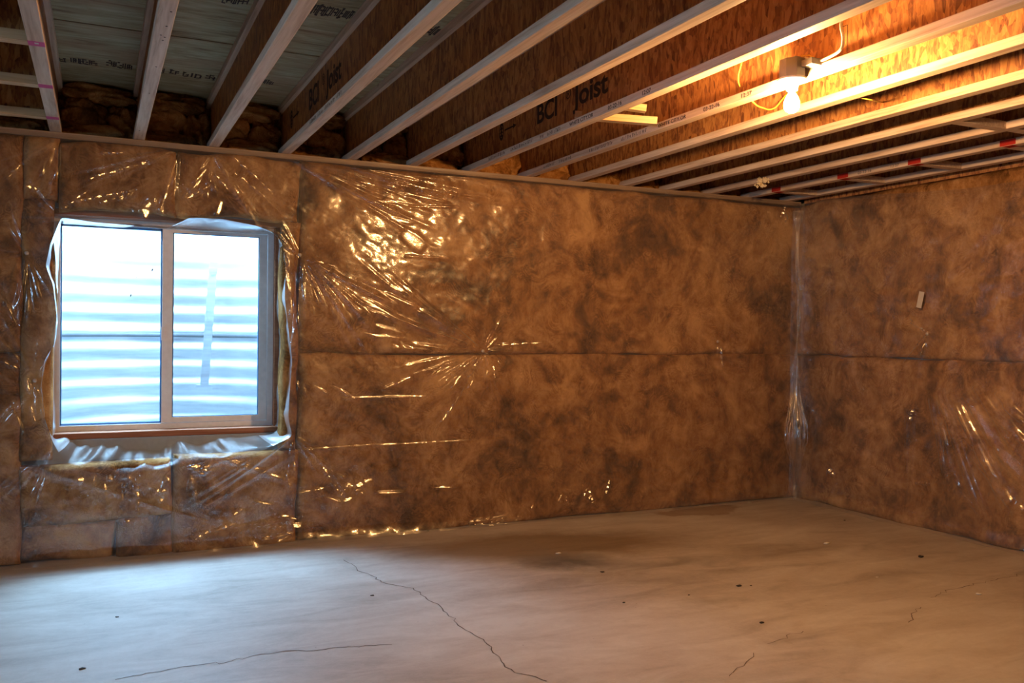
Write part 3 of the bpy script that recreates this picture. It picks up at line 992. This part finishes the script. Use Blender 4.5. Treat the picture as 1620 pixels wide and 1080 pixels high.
def fold(H, X, Z, x, z, ang, L, w0, amp, s0=0.0, wk=0.03, curve=0.0):
    """a tension fold leaving (x,z) at angle ang"""
    c, s_ = math.cos(ang), math.sin(ang)
    dx, dz = X - x, Z - z
    t_ = dx * c + dz * s_
    n_ = -dx * s_ + dz * c - curve * t_ * t_
    m = (t_ > 0) & (t_ < L) & (np.abs(n_) < 0.12)
    tt, nn = t_[m], n_[m]
    w = w0 + 0.004 + 0.8 * wk * tt
    amp = np.minimum(amp * 1.3, 0.62 * w)
    prof = sstep(s0, s0 + 0.15 * L, tt) * (1 - sstep(0.55 * L, L, tt))
    H[m] += amp * prof * np.exp(-(nn / w) ** 2)


def seg(H, X, Z, p, q, w, amp):
    L = math.hypot(q[0] - p[0], q[1] - p[1])
    fold(H, X, Z, p[0], p[1], math.atan2(q[1] - p[1], q[0] - p[0]), L * 1.15, w, amp, -0.1 * L, 0.0)


def crumple(H, X, Z, x, z, rx, rz, amp, f, seed):
    m = (np.abs(X - x) < rx * 2) & (np.abs(Z - z) < rz * 2)
    k = np.exp(-((X[m] - x) / rx) ** 2 - ((Z[m] - z) / rz) ** 2)
    n_ = np.abs(fbm(X[m], Z[m], f, 3, seed, 0.45))
    H[m] += 1.0 * amp * k * (0.8 - n_)


def crease(H, X, Z, p, q, w, to3, target):  # glints are put into the film's shape by aiming these faces
    """a crinkle along p-q whose little faces are turned half-way between the camera and a light"""
    L = math.hypot(q[0] - p[0], q[1] - p[1])
    c, s_ = (q[0] - p[0]) / (L + 1e-9), (q[1] - p[1]) / (L + 1e-9)
    rs = random.Random(int((p[0] * 7919 + p[1] * 104729) * 100))
    P3, out, ax = to3((p[0] + q[0]) / 2, (p[1] + q[1]) / 2)
    h = (C0 - P3) / np.linalg.norm(C0 - P3) + (np.array(target) - P3) / np.linalg.norm(np.array(target) - P3)
    st = abs(float(h @ ax) * c + float(h[2]) * s_) / float(h @ out)
    n = max(1, int(math.ceil(L * st / 0.017)))
    cuts = [0.0]
    for k in range(n):
        cuts.append(cuts[-1] + rs.uniform(0.6, 1.5))
    cuts = [x / cuts[-1] for x in cuts]
    for k in range(n):
        mid, ln = (cuts[k] + cuts[k + 1]) / 2, cuts[k + 1] - cuts[k]
        off = rs.gauss(0, 0.0016)
        cx, cz = p[0] + (q[0] - p[0]) * mid - s_ * off, p[1] + (q[1] - p[1]) * mid + c * off
        P3, out, ax = to3(cx, cz)
        a = C0 - P3
        b = np.array(target) - P3
        h = a / np.linalg.norm(a) + b / np.linalg.norm(b)
        ho = float(h @ out)
        sx, sz = -float(h @ ax) / ho + rs.gauss(0, .03), -float(h[2]) / ho + rs.gauss(0, .03)
        l = max(L * ln * 0.53, 0.011)
        wl = w * rs.uniform(0.6, 1.25)
        m = (np.abs(X - cx) < 0.2) & (np.abs(Z - cz) < 0.2)
        dx, dz = X[m] - cx, Z[m] - cz
        t_, n_ = dx * c + dz * s_, -dx * s_ + dz * c
        wt = wl * (1.0 - 0.30 * np.abs(2 * (mid + t_ / L) - 1))
        kk = np.exp(-np.abs(t_ / l) ** 10 - np.abs(n_ / np.maximum(wt, 0.008)) ** 5)
        if not m.any():
            continue
        h0 = float(H[m][np.argmin(dx ** 2 + dz ** 2)])
        H[m] = H[m] * (1 - kk) + (max(h0, 0.0) + 0.003 + sx * dx + sz * dz) * kk


BULB = (JX[8] - 0.085, 2.87, 2.25)
GL = [(616, 286, 707, 307, 2), (630, 303, 707, 321, 2), (591, 316, 658, 326, 2), (651, 328, 714, 328, 2), (616, 345, 651, 354, 3), (637, 368, 669, 395, 9), (493, 411, 535, 423, 2), (498, 416, 528, 437, 2), (507, 432, 521, 446, 2),
      (567, 444, 658, 486, 2), (616, 451, 637, 462, 3), (637, 451, 655, 465, 2), (570, 472, 626, 504, 3), (581, 469, 622, 493, 2), (577, 483, 616, 504, 2), (591, 511, 637, 528, 3), (577, 527, 637, 535, 3), (479, 444, 482, 479, 2),
      (493, 451, 505, 483, 2), (510, 447, 516, 465, 2), (468, 472, 466, 493, 2), (783, 546, 858, 541, 2), (746, 592, 735, 613, 3), (778, 578, 783, 599, 2), (771, 585, 767, 595, 2), (788, 571, 792, 578, 2), (728, 592, 714, 613, 2),
      (651, 595, 605, 616, 3), (700, 578, 679, 595, 2), (748, 600, 741, 613, 3), (728, 621, 697, 667, 2), (528, 608, 554, 627, 2), (496, 608, 518, 623, 2), (471, 600, 472, 615, 2), (481, 610, 484, 626, 2), (511, 737, 539, 784, 3),
      (539, 784, 551, 763, 2), (551, 763, 575, 781, 2), (562, 769, 590, 756, 4), (560, 775, 572, 772, 4), (539, 793, 557, 787, 3), (515, 785, 539, 793, 2), (466, 780, 515, 771, 2), (596, 779, 638, 778, 3), (686, 771, 717, 770, 2),
      (738, 831, 748, 823, 2), (748, 829, 780, 828, 2), (782, 826, 803, 828, 2), (751, 823, 803, 813, 2), (839, 805, 844, 797, 3), (881, 794, 888, 781, 3), (896, 794, 896, 784, 2), (922, 786, 927, 772, 3), (930, 774, 937, 796, 4), (925, 783, 932, 788, 3),
      (963, 758, 957, 782, 3), (461, 828, 479, 831, 4), (445, 816, 470, 820, 2), (452, 742, 458, 770, 2), (466, 709, 465, 745, 2), (123, 317, 215, 300, 2), (140, 283, 233, 257, 3), (187, 317, 213, 303, 2), (160, 320, 206, 306, 2),
      (224, 337, 240, 320, 5), (228, 346, 232, 330, 4), (252, 337, 263, 303, 3), (290, 313, 327, 267, 3), (300, 303, 320, 283, 4), (340, 277, 362, 300, 2), (342, 340, 353, 317, 4), (293, 315, 333, 293, 2), (67, 277, 72, 253, 2), (10, 283, 36, 260, 2),
      (40, 293, 60, 300, 3), (160, 242, 196, 242, 2), (343, 250, 420, 313, 2), (367, 247, 433, 307, 2), (108, 774, 121, 757, 2), (121, 757, 134, 759, 3), (164, 762, 174, 808, 2), (179, 730, 173, 759, 4), (198, 760, 192, 792, 2),
      (218, 754, 218, 814, 2), (218, 814, 198, 826, 2), (246, 776, 263, 774, 3), (252, 792, 258, 786, 3), (298, 738, 333, 736, 3), (304, 742, 328, 743, 3), (312, 747, 324, 748, 3), (456, 762, 460, 776, 2), (404, 792, 431, 797, 2),
      (366, 814, 382, 803, 3), (306, 854, 331, 838, 3), (339, 838, 374, 825, 2), (415, 852, 464, 841, 2), (461, 830, 477, 830, 4), (442, 814, 458, 815, 3), (9, 478, 28, 515, 2), (42, 598, 46, 621, 2), (5, 570, 28, 584, 2), (46, 473, 44, 496, 2),
      (432, 372, 446, 400, 3), (448, 398, 455, 420, 4), (452, 430, 458, 462, 2), (462, 470, 460, 500, 2), (470, 480, 471, 515, 2), (1141, 550, 1143, 580, 2), (1241, 326, 1232, 345, 3), (1225, 352, 1240, 347, 2), (100, 330, 140, 300, 2), (20, 640, 36, 680, 2), (50, 640, 56, 668, 2)]
GLR = [(1440, 645, 1438, 665, 3), (1437, 695, 1450, 696, 2), (1447, 763, 1470, 764, 2), (1310, 741, 1318, 750, 3), (1440, 510, 1468, 526, 2), (1455, 560, 1462, 535, 2), (1450, 545, 1464, 530, 2), (1611, 797, 1619, 806, 3)]
GLB = [(1530, 634, 1582, 708, 5), (1582, 712, 1622, 755, 6), (1574, 654, 1622, 700, 5), (1588, 642, 1622, 670, 4), (1516, 673, 1539, 708, 4), (1528, 708, 1563, 755, 4), (1567, 755, 1598, 794, 6), (1483, 658, 1497, 704, 3),
       (1500, 720, 1516, 770, 3), (1520, 778, 1547, 810, 4), (1495, 630, 1520, 680, 2)]


def fan(H, X, Z, x, z, a0, a1, n, L0, L1, amp, seed, w0=0.002, wk=0.022):
    rs = random.Random(seed)
    for _ in range(n):
        a = math.radians(rs.uniform(a0, a1))
        fold(H, X, Z, x, z, a, rs.uniform(L0, L1), w0, amp * rs.uniform(0.5, 1.3), rs.uniform(0, 0.04), wk * rs.uniform(0.4, 1.2), rs.uniform(-.15, .15))


PX = lambda a, b: on_y(a, b, FY)[[0, 2]]
pins = [PX(475, 403), PX(765, 555), PX(1137, 540), PX(42, 400), PX(55, 602)]


def film_back():
    xs = np.concatenate([np.arange(XL, -0.62, 0.06), np.arange(-0.60, 5.03, 0.0046)])
    zs = np.concatenate([np.linspace(0.001, 2.343, 520)])
    X, Z = np.meshgrid(xs, zs)
    H = 0.008 + 0.010 * fbm(X, Z, 1.3, 2, 50) + 0.004 * fbm(X, Z, 6, 3, 55) + 0.0012 * fbm(X * 0.8 + Z * 0.5, Z, 22, 2, 60)
    for p in pins:
        d2 = (X - p[0]) ** 2 + (Z - p[1]) ** 2
        H -= 0.016 * np.exp(-d2 / 0.03) + 0.010 * np.exp(-np.sqrt(d2) / 0.02)
    p1, p2, p3, p4, p5 = pins
    F_ = lambda *a, **k: fan(H, X, Z, *a, **k)
    F_(*p1, -58, -24, 16, .3, 1.1, .0065, 1)
    F_(*p1, -100, -62, 14, .15, .5, .006, 2)
    F_(*p1, -88, -92, 3, .5, .9, .006, 22)
    F_(*p1, 120, 160, 6, .1, .3, .004, 3)
    F_(*p2, 143, 165, 20, .4, 1.25, .009, 4)
    F_(*p2, 20, 120, 8, .1, .4, .004, 44)
    F_(*p2, 178, 192, 5, .3, .9, .004, 5)
    F_(*p2, -165, -112, 26, .2, .7, .011, 6)
    F_(*p2, -112, -45, 24, .12, .38, .014, 7)
    F_(*p2, -128, -120, 3, .7, .95, .007, 77)
    F_(*p2, -4, 12, 6, .25, .6, .004, 8)
    F_(*p3, -100, -80, 4, .1, .28, .006, 9)
    F_(*p3, 0, 360, 14, .08, .3, .0025, 10)
    F_(*p4, 90, 250, 6, .1, .3, .004, 11)
    F_(*p4, -100, -60, 10, .2, .5, .010, 12)
    F_(*p5, 30, 130, 8, .15, .5, .006, 13)
    F_(*p5, -130, -40, 14, .15, .45, .010, 14)
    q = PX(92, 222)
    F_(q[0], q[1], -165, -140, 10, .15, .45, .006, 15)
    F_(q[0], q[1], -120, -85, 10, .15, .4, .006, 16)
    q = PX(283, 236)
    F_(q[0], q[1], -166, -148, 12, .25, .75, .007, 17)
    F_(q[0], q[1], -110, -88, 8, .15, .4, .006, 18)
    q = PX(335, 240)
    F_(q[0], q[1], -60, -28, 14, .2, .75, .006, 19)
    F_(q[0], q[1], -125, -95, 6, .15, .35, .007, 20)
    q = PX(450, 246)
    F_(q[0], q[1], -30, -10, 12, .4, 1.5, .006, 21)
    q = PX(545, 262)
    F_(q[0], q[1], -18, -4, 10, .4, 1.4, .006, 23)
    q = PX(465, 690)
    F_(q[0], q[1], -168, -140, 12, .3, .85, .008, 24)
    F_(q[0], q[1], -60, -20, 8, .1, .35, .006, 25)
    F_(q[0], q[1], -110, -80, 6, .2, .4, .006, 26)
    q = PX(97, 345)
    F_(q[0], q[1], 120, 200, 8, .1, .3, .006, 27)
    q = PX(90, 700)
    F_(q[0], q[1], -150, -60, 12, .2, .5, .007, 28)
    for x in (150, 205, 262, 300):
        q = PX(x, 745)
        F_(q[0], q[1], -105, -75, 4, .12, .3, .008, 100 + x)
    q = PX(520, 740)
    F_(q[0], q[1], -75, -35, 8, .08, .3, .007, 29)
    SG = lambda a, b, c, d, w, am: seg(H, X, Z, PX(a, b), PX(c, d), w, am)
    SG(540, 630, 690, 627, .004, .004)
    SG(462, 713, 620, 702, .0035, .0045)
    SG(600, 705, 785, 694, .0035, .004)
    SG(640, 405, 745, 411, .004, .003)
    SG(470, 400, 468, 700, .006, .006)
    SG(462, 700, 455, 775, .005, .006)
    SG(468, 782, 515, 770, .005, .006)
    SG(595, 780, 640, 778, .006, .006)
    SG(700, 770, 730, 768, .004, .004)
    SG(600, 256, 900, 310, .008, .005)
    SG(560, 285, 880, 335, .009, .005)
    SG(280, 700, 480, 770, .01, .007)
    SG(60, 740, 360, 835, .012, .006)
    SG(320, 800, 470, 715, .012, .007)
    SG(300, 845, 480, 815, .008, .006)
    CR = lambda a, b, rx, rz, am, f, s_: crumple(H, X, Z, *PX(a, b), rx, rz, am, f, s_)
    CR(560, 772, .10, .06, .022, 14, 70)
    CR(440, 835, .16, .06, .018, 14, 71)
    CR(350, 820, .14, .05, .014, 16, 72)
    CR(320, 745, .06, .04, .02, 16, 73)
    CR(120, 770, .12, .08, .014, 12, 74)
    CR(215, 760, .12, .08, .014, 12, 84)
    CR(930, 783, .035, .06, .025, 18, 75)
    CR(960, 768, .02, .05, .02, 22, 76)
    CR(885, 790, .03, .04, .02, 22, 77)
    CR(780, 822, .22, .02, .02, 18, 78)
    CR(660, 300, .28, .06, .012, 12, 79)
    CR(235, 325, .12, .06, .014, 14, 80)
    CR(320, 290, .12, .07, .014, 14, 81)
    CR(1240, 340, .08, .06, .03, 10, 82)
    CR(440, 400, .05, .1, .012, 16, 83)
    for x in (60, 40):
        pass
    # gather under the window: the sheet hangs loose
    lo = PX(265, 800)
    H += 0.030 * np.exp(-((X - lo[0]) / 0.55) ** 2 - ((Z - lo[1]) / 0.22) ** 2)
    to3 = lambda x, z: (np.array([x, FY - 0.01, z]), np.array([0, -1., 0]), np.array([1., 0, 0]))
    for (a, b, c, d, w) in GL:
        crease(H, X, Z, PX(a, b), PX(c, d), max(0.0105, w * 0.0050), to3, BULB)
    # foot of the sheet flares on to the floor
    foot = np.clip(1 - Z / 0.075, 0, 1)
    fl_ = 0.028 + 0.018 * vnoise(X * 1.7, X * 0, 90) + 0.010 * vnoise(X * 9, X * 0, 91)
    H += fl_ * foot ** 1.6
    # turned over the plate at the top
    top = np.clip((Z - 2.30) / 0.043, 0, 1)
    H = H * (1 - top) + top * (-0.022 + 0.004 * vnoise(X * 8, X * 0, 92))
    # slide towards the corner
    ce = np.clip((X - 4.86) / 0.16, 0, 1)
    H += 0.05 * ce ** 2 * (1 - top)
    near = np.zeros(X.shape, bool)
    H = np.maximum(H, -0.011)
    Y = FY - H
    P = np.stack([X, Y, Z], -1)
    P[..., 2] += np.where(Z > 2.33, 0.003 * vnoise(X * 3, X * 0, 93), 0)
    ins_ = inside(X, Z, hd)
    # snap border vertices to the opening's edge
    bb = (X > hd[:, 0].min() - .02) & (X < hd[:, 0].max() + .02) & (Z > hd[:, 1].min() - .02) & (Z < hd[:, 1].max() + .02)
    ii, jj = np.where(bb & ins_)
    keep = ~(ins_[:-1, :-1] & ins_[:-1, 1:] & ins_[1:, 1:] & ins_[1:, :-1])
    for i, j in zip(ii, jj):
        if not (ins_[i - 1, j] and ins_[i + 1, j] and ins_[i, j - 1] and ins_[i, j + 1] and ins_[i - 1, j - 1] and ins_[i + 1, j + 1] and ins_[i - 1, j + 1] and ins_[i + 1, j - 1]):
            d_ = (hd[:, 0] - X[i, j]) ** 2 + (hd[:, 1] - Z[i, j]) ** 2
            k = int(d_.argmin())
            P[i, j, 0], P[i, j, 2] = hd[k]
    hy = []
    for k in range(len(hd)):
        j = int(np.abs(xs - hd[k, 0]).argmin())
        i = int(np.abs(zs - hd[k, 1]).argmin())
        hy.append(P[i, j, 1])
    return grid_mesh('plastic_sheet', P, keep=keep), np.array(hy)


me, hy = film_back()
sh = link('plastic_sheet', me, M['film'])
tag(sh, 'clear wrinkled plastic sheet over the insulated wall with the window', 'plastic sheet')


# film turned into the window opening
def collar():
    n = len(hd)
    c = np.array([(WX0 + WX1) / 2, (WZ0 + WZ1) / 2])
    hx, hz = (WX1 - WX0) / 2 - 0.004, (WZ1 - WZ0) / 2
    inn = []
    # inner end of the film: on the frame, ragged, per side
    for k in range(n):
        d = hd[k] - c
        s_ = min(hx / max(abs(d[0]), 1e-6), hz / max(abs(d[1]), 1e-6))
        p = c + d * s_
        on_bottom = abs(p[1] - (c[1] - hz)) < 1e-3
        on_right = abs(p[0] - (c[0] + hx)) < 1e-3
        rag = 0.014 * vnoise(np.array([k * 0.09]), np.array([0.0]), 120)[0]
        if on_bottom:
            p = p + np.array([0, -0.012 + 0.4 * rag])
        elif on_right:
            p = p + np.array([0.018 + rag, 0])
        elif abs(p[0] - (c[0] - hx)) < 1e-3:
            p = p + np.array([0.030 + rag, 0])
        else:
            p = p + np.array([0, -0.036 + 1.3 * rag])
        inn.append(p)
    inn = np.array(inn)
    for _ in range(3):
        inn = 0.5 * inn + 0.25 * (np.roll(inn, 1, 0) + np.roll(inn, -1, 0))
    m = 34
    T_ = np.linspace(0, 1, m)[:, None]
    prof = T_ ** 0.75
    X = hd[None, :, 0] * (1 - prof) + inn[None, :, 0] * prof
    Z = hd[None, :, 1] * (1 - prof) + inn[None, :, 1] * prof
    Yq = hy[None, :] * (1 - T_) + (WY - 0.018) * T_
    k = np.arange(n)[None, :] / n * 60
    env = np.sin(PI * T_) ** 0.8
    th = np.arange(n) / n * 2 * PI
    per = lambda fr, sd: vnoise(np.cos(th)[None, :] * fr + T_ * 0.7, np.sin(th)[None, :] * fr + T_ * 0.9, sd)
    w = 0.018 * per(6, 130) + 0.007 * per(18, 131) + 0.002 * np.abs(per(45, 132))
    nx = (hd - c) / np.linalg.norm(hd - c, axis=1, keepdims=True)
    bot = np.clip(-(nx[:, 1]) * 1.6, 0, 1)[None, :]
    amp = env * (0.8 + 0.9 * bot)
    X = X + w * amp * nx[None, :, 0]
    Z = Z + w * amp * nx[None, :, 1] - 0.02 * env * bot
    Yq = Yq + 0.012 * per(14, 133) * env
    P = np.stack([X, Yq, Z], -1)
    P = np.concatenate([P, P[:, :1]], 1)
    return grid_mesh('window_flap', P)


wf = collar()
wf.materials.append(M['film2'])
wf.materials.append(M['film4'])
nq = len(hd)
low = hd[:, 1] < 0.60
mi = np.zeros(len(wf.polygons), np.int32)
mi[:] = np.tile(low.astype(np.int32), 33)[:len(wf.polygons)]
wf.polygons.foreach_set('material_index', mi)
link('window_flap', wf, None, sh, label='bluish backlit film turned into the window opening')
for p in pins:
    MB().lathe([(0.0, -0.004), (0.008, -0.003), (0.011, 0.0), (0.011, 0.002)], 14).build('fastener', M['pin'], sh, smooth=True, loc=(p[0], FY + 0.008, p[1])).rotation_euler = (-PI / 2, 0, 0)


def film_right():
    ys = np.concatenate([np.arange(0.0, 2.45, 0.0055), np.arange(2.5, D - YF, 0.08)])      # distance from the back wall
    t_ = np.linspace(0, 1, 420)
    A, T_ = np.meshgrid(ys, t_)
    ztop = 2.335 - 0.085 * sstep(0.3, 1.6, ys) + 0.006 * vnoise(ys * 4, ys * 0, 140)
    Z = 0.001 + T_ * (ztop[None, :] - 0.001)
    X = A
    H = 0.012 * fbm(X, Z, 1.2, 2, 150) + 0.004 * fbm(X, Z, 6, 3, 155) + 0.001 * fbm(X, Z, 22, 2, 160)
    FX = RX - 0.034
    Q = lambda a, b: (D - on_x(a, b, FX)[1], on_x(a, b, FX)[2])
    pn = [Q(1465, 528)]
    for p in pn:
        d2 = (X - p[0]) ** 2 + (Z - p[1]) ** 2
        H -= 0.014 * np.exp(-d2 / 0.03) + 0.008 * np.exp(-np.sqrt(d2) / 0.02)
    fan(H, X, Z, *pn[0], 135, 175, 10, .15, .4, .006, 1)
    fan(H, X, Z, *pn[0], -150, -105, 10, .15, .4, .006, 2)
    fan(H, X, Z, *pn[0], -10, 60, 6, .2, .6, .003, 3)
    rs = random.Random(5)
    for (a, b, c, d) in [(1480, 615, 1555, 830), (1500, 620, 1590, 790), (1520, 620, 1620, 780), (1540, 610, 1620, 735), (1555, 620, 1620, 705), (1575, 620, 1620, 670), (1470, 630, 1500, 780), (1510, 640, 1600, 830)]:
        seg(H, X, Z, Q(a, b), Q(c, d), 0.018, 0.012)
        seg(H, X, Z, Q(a + 8, b), Q(c + 10, d), 0.007, 0.006)
    seg(H, X, Z, Q(1443, 645), Q(1438, 780), .006, .008)
    seg(H, X, Z, Q(1430, 645), Q(1432, 770), .01, .006)
    seg(H, X, Z, Q(1448, 763), Q(1470, 764), .004, .005)
    seg(H, X, Z, Q(1300, 470), Q(1620, 440), .01, .003)
    crumple(H, X, Z, *Q(1312, 745), .05, .04, .02, 16, 170)
    crumple(H, X, Z, *Q(1600, 800), .08, .06, .02, 12, 171)
    crumple(H, X, Z, *Q(1441, 648), .02, .02, .02, 20, 172)
    to3 = lambda x, z: (np.array([FX - 0.01, D - 0.01 - x, z]), np.array([-1., 0, 0]), np.array([0, -1., 0]))
    for L_, tg in ((GLR, BULB), (GLB, (0.45, 5.75, 1.35))):
        for (a, b, c, d, w) in L_:
            crease(H, X, Z, Q(a, b), Q(c, d), max(0.011, w * 0.0055), to3, tg)
    foot = np.clip(1 - Z / 0.11, 0, 1)
    fl_ = 0.045 + 0.03 * vnoise(X * 1.3, X * 0, 180) + 0.010 * vnoise(X * 9, X * 0, 181)
    H += fl_ * foot ** 1.5
    top = np.clip((T_ - 0.985) / 0.015, 0, 1)
    H -= 0.010 * top
    ce = np.clip(1 - X / 0.16, 0, 1)
    H += 0.05 * ce ** 2
    H = np.maximum(H, -0.012)
    P = np.stack([FX - H, D - 0.01 - X, Z], -1)
    return grid_mesh('plastic_sheet', P), pn


me, pn = film_right()
sr = link('plastic_sheet', me, M['film'])
tag(sr, 'clear wrinkled plastic sheet covering the right-hand insulated wall', 'plastic sheet')
for p in pn:
    o = MB().lathe([(0.0, -0.004), (0.008, -0.003), (0.011, 0.0), (0.011, 0.002)], 14).build('fastener', M['pin'], sr, smooth=True, loc=(RX - 0.026, D - p[0], p[1]))
    o.rotation_euler = (0, PI / 2, 0)


# loose fold of film standing in the corner
def corner_fold():
    zs = np.linspace(0.012, 2.27, 260)
    us = np.linspace(-1, 1, 34)
    U, Z = np.meshgrid(us, zs)
    wd = 0.008 + 0.075 * np.exp(-((Z - 0.55) / 0.33) ** 2) + 0.035 * np.exp(-((Z - 2.25) / 0.08) ** 2) + 0.012 * vnoise(Z * 4, Z * 0, 190)
    out = 0.070 + 0.10 * np.exp(-((Z - 0.5) / 0.30) ** 2) + 0.05 * np.clip(1 - Z / 0.12, 0, 1)
    n_ = 0.010 * fbm(U * 0.9, Z, 6, 3, 191) * np.exp(-((Z - 0.6) / 0.7) ** 2) + 0.004 * fbm(U, Z, 14, 2, 195)
    s_ = U * wd
    o_ = out * (1 - 0.05 * U ** 2) + n_
    # s runs across the corner (from back wall to right wall), o points into the room
    a = np.array([0.7071, -0.7071])
    b = np.array([-0.7071, -0.7071])
    cx0, cy0 = 5.03, 5.43
    P = np.stack([cx0 + a[0] * s_ + b[0] * o_ + 0.015 * vnoise(Z * 2, Z * 0, 197), cy0 + a[1] * s_ + b[1] * o_, Z], -1)
    return grid_mesh('corner_fold', P)


link('corner_fold', corner_fold(), M['film3'], sr, label='loose shiny fold of film standing in the corner')

# tape on the right sheet
tp = on_x(1456, 474, RX - 0.05)
o = MB().box((-0.0006, -0.021, -0.055), (0.0006, 0.021, 0.055)).build('tape_strip', M['tape'], loc=tuple(tp))
o.rotation_euler = (0.22, 0, 0)
tag(o, 'short pale strip of tape stuck on the right plastic sheet', 'tape')

# ------------------------------------------------------------------ bits on the floor
chips = [(130, 1058, .013, 'dark', 'dark crumb on the floor at the near left, largest there'), (185, 976, .009, 'dark', 'small dark crumb in the blue-lit part of the floor'),
         (1457, 881, .020, 'dark', 'dark flat chip on the floor near the right wall'), (1169, 927, .016, 'dark', 'thin dark chip on the floor, larger of a close pair'),
         (1188, 926, .007, 'dark', 'tiny dark chip beside a longer thin one'), (1090, 941, .007, 'dark', 'dark speck on the floor left of the close pair of chips'),
         (1336, 823, .008, 'dark', 'dark speck on the floor in front of the room corner'), (883, 876, .018, 'pale', 'white flake beside the grey smear on the floor'),
         (677, 840, .010, 'dark', 'dark crumb at the foot of the plastic sheet'), (987, 953, .008, 'dark', 'dark speck on the floor below the grey smear'),
         (589, 942, .010, 'dark', 'dark speck on the floor right of the long crack'), (953, 905, .012, 'dark', 'dark crumb at the tip of the grey smear'),
         (1308, 860, .022, 'pale', 'pale flake on the floor in front of the corner'), (1548, 940, .016, 'pale', 'pale flake on the floor beside the right-hand crack'),
         (1388, 913, .010, 'pale', 'small pale flake on the floor left of the flat dark chip'), (1205, 985, .012, 'dark', 'dark sliver on the floor in the right foreground')]
for i, (px, py, s_, mt, lb) in enumerate(chips):
    p = on_z(px, py, 0)
    me = blob_mesh('floor_chip', 0, 0, 0, s_, s_ * 0.6, s_ * 0.22, i * 5, 12, 8, 0.35, 0.8)
    o = link('floor_chip', me, M[mt], loc=(p[0], p[1], s_ * 0.2))
    o.rotation_euler = (0, 0, random.uniform(-.5, .5))
    tag(o, lb, 'debris', 'crumbs on the concrete floor')
